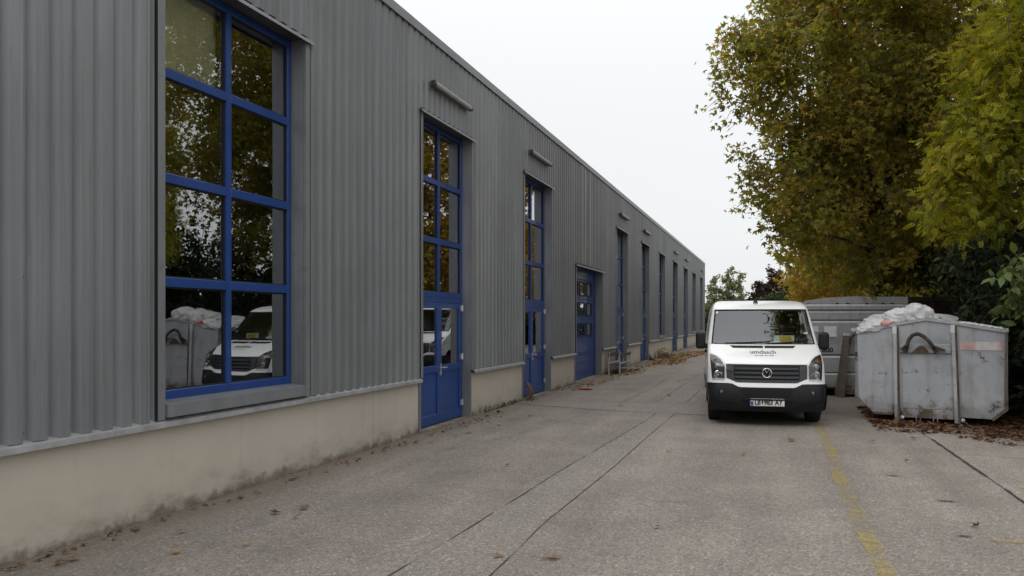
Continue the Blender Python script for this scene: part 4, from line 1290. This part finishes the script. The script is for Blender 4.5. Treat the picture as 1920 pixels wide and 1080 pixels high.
# ------------------------------------------------------------------ leaves and trees
def frames(Dv, N):
    Dv = Dv / np.linalg.norm(Dv, axis=1, keepdims=True)
    X = np.cross(Dv, N); X /= (np.linalg.norm(X, axis=1, keepdims=True) + 1e-9)
    return X, Dv, np.cross(X, Dv)
T_PLANE = (np.array([[0, 0, 0], [.20, .40, .03], [0, 1.0, -.06], [-.20, .40, .03], [.30, .10, .04], [.62, .58, -.04], [-.30, .10, .04], [-.62, .58, -.04]], np.float32),
           [(0, 1, 2, 3), (0, 4, 5, 1), (0, 3, 7, 6)])
T_OVAL = (np.array([[0, 0, 0], [.24, .45, .06], [0, 1.0, -.06], [-.24, .45, .06]], np.float32), [(0, 1, 2, 3)])
T_OVAL2 = (np.array([[0, 0, 0], [.22, .3, .07], [.2, .65, .05], [0, 1.0, -.1], [-.2, .65, .05], [-.22, .3, .07], [0, .5, -.01]], np.float32), [(0, 1, 2, 6), (6, 2, 3, 4), (0, 6, 4, 5)])
pin = [[0, 0, 0], [.012, .5, 0], [0, 1, -.05], [-.012, .5, 0]]
pf = [(0, 1, 2, 3)]
for k in range(5):
    y = .18 + .17 * k
    for s in (-1, 1):
        b_ = len(pin); L = .36 - .03 * k
        pin += [[0, y, -.02 * k], [s * L * .45, y + .02, .02], [s * L * .95, y + L * .55, -.04], [s * L * .35, y + L * .42, .02]]
        pf.append((b_, b_ + 1, b_ + 2, b_ + 3) if s > 0 else (b_, b_ + 3, b_ + 2, b_ + 1))
T_PINNATE = (np.array(pin, np.float32), pf)
T_CLUMP = (np.array([[0, 0, 0], [.3, .35, .12], [0, .9, 0], [-.3, .4, -.1], [.45, .5, -.2], [.8, .2, .1], [-.5, .1, .25], [-.75, .6, .0]], np.float32), [(0, 1, 2, 3), (0, 4, 5, 1), (0, 3, 7, 6)])
def leaf_mesh(name, P, Dv, N, size, tint, tmpl):
    tv, tf = tmpl
    X, Y, Z = frames(Dv, N)
    S = size[:, None, None]
    V = P[:, None, :] + S * (tv[None, :, 0:1] * X[:, None, :] + tv[None, :, 1:2] * Y[:, None, :] + tv[None, :, 2:3] * Z[:, None, :])
    n, k = len(P), len(tv)
    q = np.array(tf, np.int32)
    Fc = (q[None] + (np.arange(n, dtype=np.int32) * k)[:, None, None]).reshape(-1)
    nf = n * len(tf)
    me = bpy.data.meshes.new(name)
    me.vertices.add(n * k); me.vertices.foreach_set('co', V.astype(np.float32).ravel())
    me.loops.add(nf * 4); me.loops.foreach_set('vertex_index', Fc)
    me.polygons.add(nf); me.polygons.foreach_set('loop_start', np.arange(0, nf * 4, 4, dtype=np.int32))
    at = me.attributes.new('tint', 'FLOAT', 'FACE')
    at.data.foreach_set('value', np.repeat(tint.astype(np.float32), len(tf)))
    me.update()
    return me
def unit(v): return v / (np.linalg.norm(v, axis=-1, keepdims=True) + 1e-9)
def sprays(lobes, dens, nleaf, twig_len, rng, droop=.35, base=None, fill=.45):
    """twigs in each lobe (x,y,z,r[,zscale]) pointing outwards, leaves along each twig"""
    P, Dv, N, tn, tw = [], [], [], [], []
    for lb in lobes:
        c = np.array(lb[:3]); r_ = lb[3]
        ns = max(3, int(dens * r_ * r_))
        d = unit(rng.normal(size=(ns, 3)))
        rad = r_ * (fill + (1 - fill) * rng.random(ns) ** .6)
        d2 = d.copy(); d2[:, 2] *= (lb[4] if len(lb) > 4 else .9)
        s = c + d2 * rad[:, None]
        out = unit(d + .55 * rng.normal(size=(ns, 3)) + np.array([0, 0, -.15]))
        L = twig_len * rng.uniform(.6, 1.3, ns) * min(1.0, .45 + r_ * .5)
        t0 = rng.normal(size=ns) * .18
        for j in range(nleaf):
            f = (j + rng.random(ns)) / nleaf
            p = s + out * (L * (f - .45))[:, None] + np.array([0, 0, -1.0]) * (droop * L * f * f)[:, None]
            p = p + rng.normal(size=(ns, 3)) * (.13 * twig_len)
            ld = unit(out * .6 + rng.normal(size=(ns, 3)) * .75 + np.array([0, 0, -.45]))
            nn = unit(rng.normal(size=(ns, 3)) * .75 + np.array([0, 0, 1.0]) + d * .35)
            P.append(p); Dv.append(ld); N.append(nn); tn.append(t0 + rng.random(ns))
        tw.append(np.concatenate([s - out * (L * .5)[:, None], s + out * (L * .15)[:, None], s + out * (L * .55)[:, None] - np.array([0, 0, 1.]) * (droop * L)[:, None] * .9], 1))
    P, Dv, N = np.concatenate(P), np.concatenate(Dv), np.concatenate(N)
    tn = np.concatenate(tn)
    return P, Dv, N, np.clip((tn - tn.mean()) * .62 + .5, 0, 1), np.concatenate(tw)
def bez(a, b, sag, n=7):
    a, b = Vector(a), Vector(b)
    m = (a + b) / 2 + Vector(sag)
    return [a * (1 - t)**2 + m * 2 * t * (1 - t) + b * t * t for t in [i / (n - 1) for i in range(n)]]
def make_tree(name, label, cat, base, trunk_top, tr_r, lobes, mat, tmpl, size, dens, nleaf, twig_len, seed, group=None, tmean=.5, droop=.35, twigs=True, fill=.45):
    rng = np.random.default_rng(seed); rd = random.Random(seed)
    Tn = empty(name, label, cat, base, 0, group)
    B = Vector(base); tt = Vector(trunk_top)
    pts = bez((0, 0, -.1), tt - B, (rd.uniform(-.15, .15), rd.uniform(-.15, .15), 0), 8)
    smooth(MB().tube(pts, [tr_r * (1.25 if i == 0 else 1 - .07 * i) for i in range(8)], 12).build('trunk', 'bark', Tn), 60)
    for lb in lobes:
        if lb[3] < .28 and len(lobes) > 14: pass
        st = pts[rd.choice([5, 6, 7])]
        if name == 'plane_tree' and lb[2] > 9.5 and lb[1] < 17.6 and lb[0] < 4: st = Vector((2.05, 20.66, 10.6)) - B
        end = Vector(lb[:3]) - B
        L = (end - st).length
        bp = bez(st, end, (rd.uniform(-.2, .2) * L * .5, rd.uniform(-.2, .2) * L * .5, .16 * L), 8)
        smooth(MB().tube(bp, [max(.012, tr_r * .45 * (1 - i / 7.6) * min(1, .35 + lb[3] * .3)) for i in range(8)], 7).build('branch', 'bark', Tn), 60)
    P, Dv, N, tn, tw = sprays(lobes, dens, nleaf, twig_len, rng, droop, fill=fill)
    P = P - np.array(base)
    sz = size * rng.uniform(.65, 1.2, len(P))
    me = leaf_mesh('foliage', P, Dv, N, sz, np.clip(tn + tmean - .5, 0, 1), tmpl)
    kind(link_mesh('foliage', me, mat, Tn), 'stuff')
    if twigs:
        m = MB()
        for row in tw:
            a_, b_, c_ = row[:3], row[3:6], row[6:]
            m.tube([Vector(a_) - B, Vector(b_) - B, Vector(c_) - B], [.011, .007, .003], 3, False)
        kind(m.build('twig', 'bark', Tn, fix=False), 'stuff')
    return Tn
G_PL = 'plane trees along the yard edge'
L1 = [(1.25, 19.35, 7.71, 2.0), (3.01, 20.97, 8.55, 2.5), (.80, 19.2, 4.95, 1.1), (2.29, 20.74, 5.13, 2.0), (1.46, 22.57, 3.75, 1.15), (3.33, 23.18, 4.1, 1.6), (4.21, 21.36, 6.78, 2.3),
      (-.05, 18.9, 7.35, .95), (.25, 19.5, 4.35, .55), (.38, 18.9, 6.0, .5), (2.05, 20.66, 10.83, 2.5), (.57, 19.12, 8.91, .85), (-.82, 18.6, 8.19, .36), (-.98, 18.55, 7.41, .32), (-.82, 18.6, 6.75, .38), (-.48, 18.69, 5.3, .38),
      (-.28, 18.75, 4.85, .32), (-.2, 18.75, 4.32, .34), (.55, 19.8, 3.7, .45), (.1, 19.2, 3.75, .3), (1.35, 19.0, 6.2, .95), (2.9, 19.2, 6.8, 1.5), (3.6, 20.0, 4.4, 1.3), (5.0, 21.0, 9.5, 2.2), (2.41, 20.4, 3.1, .85), (3.4, 21.9, 3.45, .9), (2.2, 15.8, 9.6, 1.1), (3.0, 17.0, 9.9, 1.4), (1.85, 14.7, 9.9, .8), (2.8, 14.8, 9.9, 1.0)]
make_tree('plane_tree', 'large olive brown plane tree leaning over the van and containers', 'tree', (2.55, 21.2, 0), (2.4, 21.0, 4.6), .26, L1, 'leaf_plane', T_PLANE, .135, 33, 46, .95, 21, G_PL, .50, fill=.6)
for (bx, by, lbs, lb, mt, tm, sd) in [
        ((3.2), 30.5, [(2.4, 29.5, 4.2, 1.6), (3.6, 30.5, 5.6, 2.2), (1.3, 29.8, 3.7, 1.0), (2.6, 30.5, 7.0, 2.0), (3.3, 30.5, 8.8, 2.1), (4.2, 31, 10.4, 2.2), (4.8, 31, 4.2, 1.9), (1.5, 30, 5.2, 1.1), (1.0, 30.3, 6.2, .8), (3.2, 28.6, 3.4, 1.0)], 'golden plane tree behind the dark grey container, second in the row', 'leaf_plane_gold', .5, 22),
        ((3.6), 40.5, [(2.6, 39.5, 4.4, 1.8), (3.8, 40.5, 6.2, 2.4), (1.6, 40, 3.6, 1.2), (5.2, 41, 4.5, 2.0), (2.4, 40, 6.4, 1.4), (3.9, 40.5, 9.0, 2.4), (4.3, 41, 11.3, 2.3), (3.2, 39, 3.2, 1.1)], 'golden brown plane tree third in the row, seen through gaps of the nearer ones', 'leaf_plane_gold', .55, 23),
        ((4.2), 52, [(3.2, 51, 4.6, 2.0), (4.6, 52, 6.6, 2.6), (2.2, 52, 4.0, 1.5), (6, 53, 4.8, 2.2)], 'brown plane tree farthest along the yard edge', 'leaf_plane', .6, 24)]:
    make_tree('plane_tree', lb, 'tree', (bx, by, 0), (bx, by, 3.4), .2, lbs, mt, T_PLANE, .24, 17, 26, 1.1, sd, G_PL, tm, twigs=False)
LX = [(7.6, 18.0, 7.0, 2.2), (8.6, 19.5, 8.5, 2.4), (7.4, 17.0, 9.6, 1.9), (8.8, 16.5, 10.5, 2.2), (9.6, 21.5, 10.5, 2.4), (9.0, 18.6, 12.6, 2.2), (8.2, 21.0, 6.0, 1.8), (10.4, 19, 7.0, 2.2), (7.6, 15.2, 7.4, 1.6), (10.5, 24.5, 9.0, 2.4), (10.0, 24, 13, 2.2)]
make_tree('plane_tree', 'tall olive plane tree off to the right, seen mirrored in the big front window', 'tree', (9.0, 19.0, 0), (9.0, 19.0, 4.6), .24, LX, 'leaf_plane', T_PLANE, .19, 10, 28, 1.1, 25, G_PL, .5, twigs=False)
LA = [(3.75, 14.95, 5.85, .9), (3.35, 14.8, 4.7, .85), (3.95, 15.0, 4.55, 1.1), (2.84, 14.62, 4.02, .5), (2.6, 14.55, 3.62, .28), (3.5, 15.3, 3.85, .55), (3.85, 14.45, 6.4, .85), (2.62, 14.55, 4.25, .25), (3.05, 14.7, 3.45, .35),
      (4.6, 14.8, 5.6, 1.2), (4.8, 15.2, 4.0, 1.1), (4.3, 14.6, 7.2, .9), (3.15, 14.8, 5.2, .4), (2.95, 14.6, 4.45, .35)]
make_tree('ash_tree', 'bright yellow green feathery tree at the right edge above the pale container', 'tree', (5.0, 15.6, 0), (4.7, 15.3, 3.2), .10, LA, 'leaf_ash', T_PINNATE, .20, 62, 24, .75, 31, None, .55, .45, fill=.3)
G_SH = 'dark shrubs behind the containers'
SH = [([(4.0, 19.5, 2.9, .75), (4.55, 19.6, 2.2, .9), (3.5, 20.2, 3.1, .55), (4.8, 19.8, 3.3, 1.1)], (4.5, 19.8), 'dense dark green shrub above the rusty container'),
      ([(4.2, 17.3, 3.0, 1.0), (4.55, 16.7, 2.0, 1.1), (4.9, 17.2, 3.6, 1.1), (4.2, 16.6, 1.3, .8), (4.7, 16.4, .8, .9)], (4.8, 17.2), 'tall dark shrub right of the heaped container'),
      ([(4.25, 16.1, 3.35, .7), (4.7, 15.6, 2.6, .9), (4.6, 15.3, 1.4, .9), (4.9, 14.7, .9, .9), (4.5, 14.6, 2.3, .8)], (4.9, 15.4), 'dark shrub hanging in at the right edge beside the pale container'),
      ([(3.1, 20.9, 3.1, .55), (2.6, 21.6, 3.15, .5), (3.85, 20.9, 2.9, .6)], (4.9, 21.5), 'low dark green shrub hanging over the rusty container top')]
for i, (lbs, bxy, lb) in enumerate(SH):
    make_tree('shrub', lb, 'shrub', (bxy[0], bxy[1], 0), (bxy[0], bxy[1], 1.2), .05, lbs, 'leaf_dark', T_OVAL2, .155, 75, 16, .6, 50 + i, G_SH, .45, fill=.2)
LW = [(3.30, 13.35, 2.25, .22), (3.42, 13.5, 1.98, .2), (3.55, 13.45, 2.5, .25), (3.7, 13.6, 2.1, .25)]
make_tree('walnut_shrub', 'light green long leaved branch hanging in at the right edge above the container', 'shrub', (4.6, 14.0, 0), (4.3, 13.9, 1.6), .035, LW, 'leaf_shrub', T_OVAL2, .19, 170, 7, .5, 60, None, .5, .5, fill=.1)
for i, (x, y, r_) in enumerate([(5.6, 24, 1.6), (6.0, 28.5, 1.7), (6.2, 34, 1.9), (6.4, 40, 2.0), (6.6, 47, 2.2), (6.8, 55, 2.2), (5.0, 61, 2.0), (5.8, 20.5, 1.6), (6.2, 17, 1.6), (6.0, 13.2, 1.5)]):
    lbs = [(x, y, 1.2, r_), (x + .3, y + 1.8, 1.4, r_), (x - .1, y - 1.2, 2.0, r_ * .8)]
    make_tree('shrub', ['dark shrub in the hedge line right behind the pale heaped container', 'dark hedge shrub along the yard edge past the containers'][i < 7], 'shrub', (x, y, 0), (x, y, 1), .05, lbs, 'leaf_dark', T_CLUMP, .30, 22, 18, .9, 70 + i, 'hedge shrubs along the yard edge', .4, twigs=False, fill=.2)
# distance beyond the end of the hall
BR = [(-6.5, 87, 3.4, .9), (-6.1, 87, 4.9, .75), (-5.9, 87, 6.0, .5), (-4.9, 88, 4.6, .8), (-4.6, 88, 6.0, .7), (-4.2, 88, 7.0, .45), (-4.1, 88, 5.2, .8), (-5.4, 87.4, 3.6, 1.1), (-4.2, 88, 3.6, 1.1), (-3.3, 88, 3.8, .8), (-3.4, 88, 5.4, .6), (-3.3, 88, 6.4, .4), (-7.0, 87, 2.3, 1.0)]
make_tree('birch_tree', 'pale loose green birch tree far beyond the end of the hall', 'tree', (-4.8, 87.8, 0), (-4.8, 87.8, 3.2), .12, BR, 'leaf_birch', T_CLUMP, .26, 34, 12, .8, 81, None, .5, twigs=True, fill=.15)
MR = [(-1.6, 83.5, 3.6, 1.0), (-.7, 84, 4.8, 1.0), (.1, 84, 5.8, .8), (.6, 84, 6.4, .5), (-.2, 84, 6.9, .35), (-1.5, 83.6, 5.2, .5), (.9, 83.4, 5.0, 1.0), (1.6, 83, 4.0, 1.1), (.2, 83.6, 3.4, 1.3), (2.4, 83, 4.8, .8), (-2.4, 83.5, 2.8, .9)]
make_tree('copper_beech', 'dark maroon tree far behind the van roof', 'tree', (.2, 84, 0), (.2, 84, 3.0), .16, MR, 'leaf_maroon', T_CLUMP, .28, 38, 14, .9, 82, None, .5, twigs=True, fill=.15)
GN = [(-.6, 80.5, 3.5, .8), (.6, 80.5, 3.9, .9), (1.6, 80.2, 3.0, .9), (-.2, 80.5, 2.4, 1.0), (2.6, 80, 3.2, 1.0), (4, 80, 3.5, 1.3), (5.5, 80, 4, 1.5)]
make_tree('round_tree', 'dark blue green tree in front of the maroon tree behind the van roof', 'tree', (.6, 80.5, 0), (.6, 80.5, 2.0), .12, GN, 'leaf_dark', T_CLUMP, .27, 36, 16, .9, 83, None, .7, twigs=False, fill=.15)
for i, (x, y, h_) in enumerate([(-9, 78, 2.2), (-6.3, 76, 2.6), (-3.5, 77, 2.4), (-.8, 76, 2.3), (2, 77, 2.4), (-12.5, 82, 3), (5.5, 76, 2.6), (9, 74, 3)]):
    lbs = [(x, y, 1.0, 1.5), (x + .9, y, h_ - .7, .9), (x - .8, y + .3, h_ - .6, .8)]
    make_tree('far_shrub', 'brown green shrub closing the yard beyond the hall end', 'shrub', (x, y, 0), (x, y, 1), .05, lbs, ['leaf_maroon', 'leaf_dark'][i % 2], T_CLUMP, .28, 30, 14, .9, 90 + i, 'shrubs closing the far end of the yard', .6, twigs=False, fill=.1)

# fallen leaves
def litter(name, mat, pts, rng, size, lift=.02, label=None):
    n = len(pts)
    P = np.column_stack([pts, .012 + rng.random(n) * lift])
    a = rng.uniform(0, 2 * math.pi, n)
    Dv = np.column_stack([np.cos(a), np.sin(a), rng.normal(size=n) * .22])
    N = unit(np.column_stack([rng.normal(size=(n, 2)) * .35, np.ones(n)]))
    me = leaf_mesh(name, P, Dv, N, size * rng.uniform(.6, 1.25, n), rng.random(n), T_PLANE)
    return kind(link_mesh(name, me, mat), 'stuff')
def scatter(n, fn, x0, x1, y0, y1, rng):
    out = []
    while len(out) < n:
        p = np.column_stack([rng.uniform(x0, x1, 4000), rng.uniform(y0, y1, 4000)])
        keep = rng.random(4000) < np.array([fn(x, y) for x, y in p])
        out += list(p[keep])
    return np.array(out[:n])
rg = np.random.default_rng(5)
def d_right(x, y):
    front = 14.15 - .05 * (x - 1.6) - 1.25 * max(0, x - 2.25) ** 1.1 + .5 * mnoise.noise(Vector((x * 1.6, y * 1.6, 0)))
    d = y - front + .75
    if d < 0 or y > 17: return 0
    return min(1, d * 1.3 + .02) * (.35 + .65 * (mnoise.noise(Vector((x * 2, y * 2, 4))) > -.15))
litter('leaf_litter', 'leaf_dead', scatter(11000, d_right, 1.55, 5.5, 10.2, 17, rg), rg, .072, .025)
def blobs(bl):
    def f(x, y):
        v = 0
        for bx, by, rx, ry, w in bl:
            q = ((x - bx) / rx)**2 + ((y - by) / ry)**2
            if q < 1: v = max(v, w * (1 - q)**.7)
        return v * (.35 + .65 * (mnoise.noise(Vector((x * 2.2, y * 1.1, 2))) > -.1))
    return f
litter('leaf_litter', 'leaf_dead_orange', scatter(2600, blobs([(-4.1, 33.0, .8, 3.2, 1), (-4.45, 26.2, .5, 2.2, .55), (-4.2, 38.5, .9, 4.0, .8), (-3.4, 43, 1.2, 4, .6), (-4.6, 22.5, .35, 3.0, .22), (-4.5, 29.8, .4, 2.0, .35), (-2.8, 47, 1.0, 4, .4)]), -5.0, -2, 19, 52, rg), rg, .10, .03)
litter('leaf_litter', 'leaf_dead', scatter(260, blobs([(-4.9, 16.9, .15, 1.2, .8), (-4.7, 20.2, .3, 1.6, .5), (-4.85, 9, .12, 3.5, .5), (-4.93, 5.0, .1, 1.5, .9), (-4.75, 12.6, .25, 1.6, .4)]), -5.0, -4.2, 3.5, 22, rg), rg, .055, .008)
def mossy(n, bl, x0, x1, y0, y1):
    pts = scatter(n, blobs(bl), x0, x1, y0, y1, rg)
    P = np.column_stack([pts, rg.random(n)**2 * .09])
    a = rg.uniform(0, 2 * math.pi, n)
    Dv = np.column_stack([np.cos(a) * .5, np.sin(a) * .5, np.ones(n)])
    N = unit(rg.normal(size=(n, 3)))
    return kind(link_mesh('moss', leaf_mesh('moss', P, Dv, N, .035 * rg.uniform(.5, 1.4, n), rg.random(n), T_OVAL), 'moss_green'), 'stuff')
mossy(330, [(-5.05, 14.9, .06, 1.5, 1), (-5.05, 18.8, .06, .45, 1), (-5.05, 25.6, .07, .8, .9)], -5.07, -4.95, 13.2, 27)
LV = [(-4.14, 6.0), (-3.89, 5.92), (-3.97, 6.24), (-4.5, 5.29), (-4.11, 4.77), (-3.79, 5.12), (-4.39, 10.82), (-4.33, 11.3), (-4.55, 10.23), (-4.66, 10.06), (-4.41, 12.39), (-4.2, 12.31), (-4.11, 13.48), (-3.35, 14.78), (-2.91, 15.71), (-1.28, 10.49),
      (-4.84, 13.9), (-1.86, 5.39), (1.59, 7.4), (-1.51, 5.55), (-.93, 6.59), (-.35, 10.45), (-4.85, 7.47), (-4.87, 6.51), (-2.95, 8.83), (-4.75, 4.3), (-4.7, 4.45), (-3.6, 13.1), (-2.2, 18.2), (-3.1, 19.4), (1.3, 12.2), (1.5, 10.6), (.2, 11.9), (1.9, 12.6), (-3.2, 17.6), (-2.5, 22.3)]
for i, (x, y) in enumerate(LV):
    n1 = np.array([[rg.normal() * .3, rg.normal() * .3, 1.0]]); a = rg.uniform(0, 6.28)
    me = leaf_mesh('fallen_leaf', np.zeros((1, 3)), np.array([[math.cos(a), math.sin(a), .15]]), unit(n1), np.array([rg.uniform(.06, .12)]), np.array([rg.random()]), T_PLANE)
    o = link_mesh('fallen_leaf', me, 'leaf_dead_orange' if i % 3 else 'leaf_dead', None, (x, y, .022))
    tag(o, 'small dry brown leaf lying alone on the grey asphalt', 'leaf', 'single fallen leaves on the asphalt')
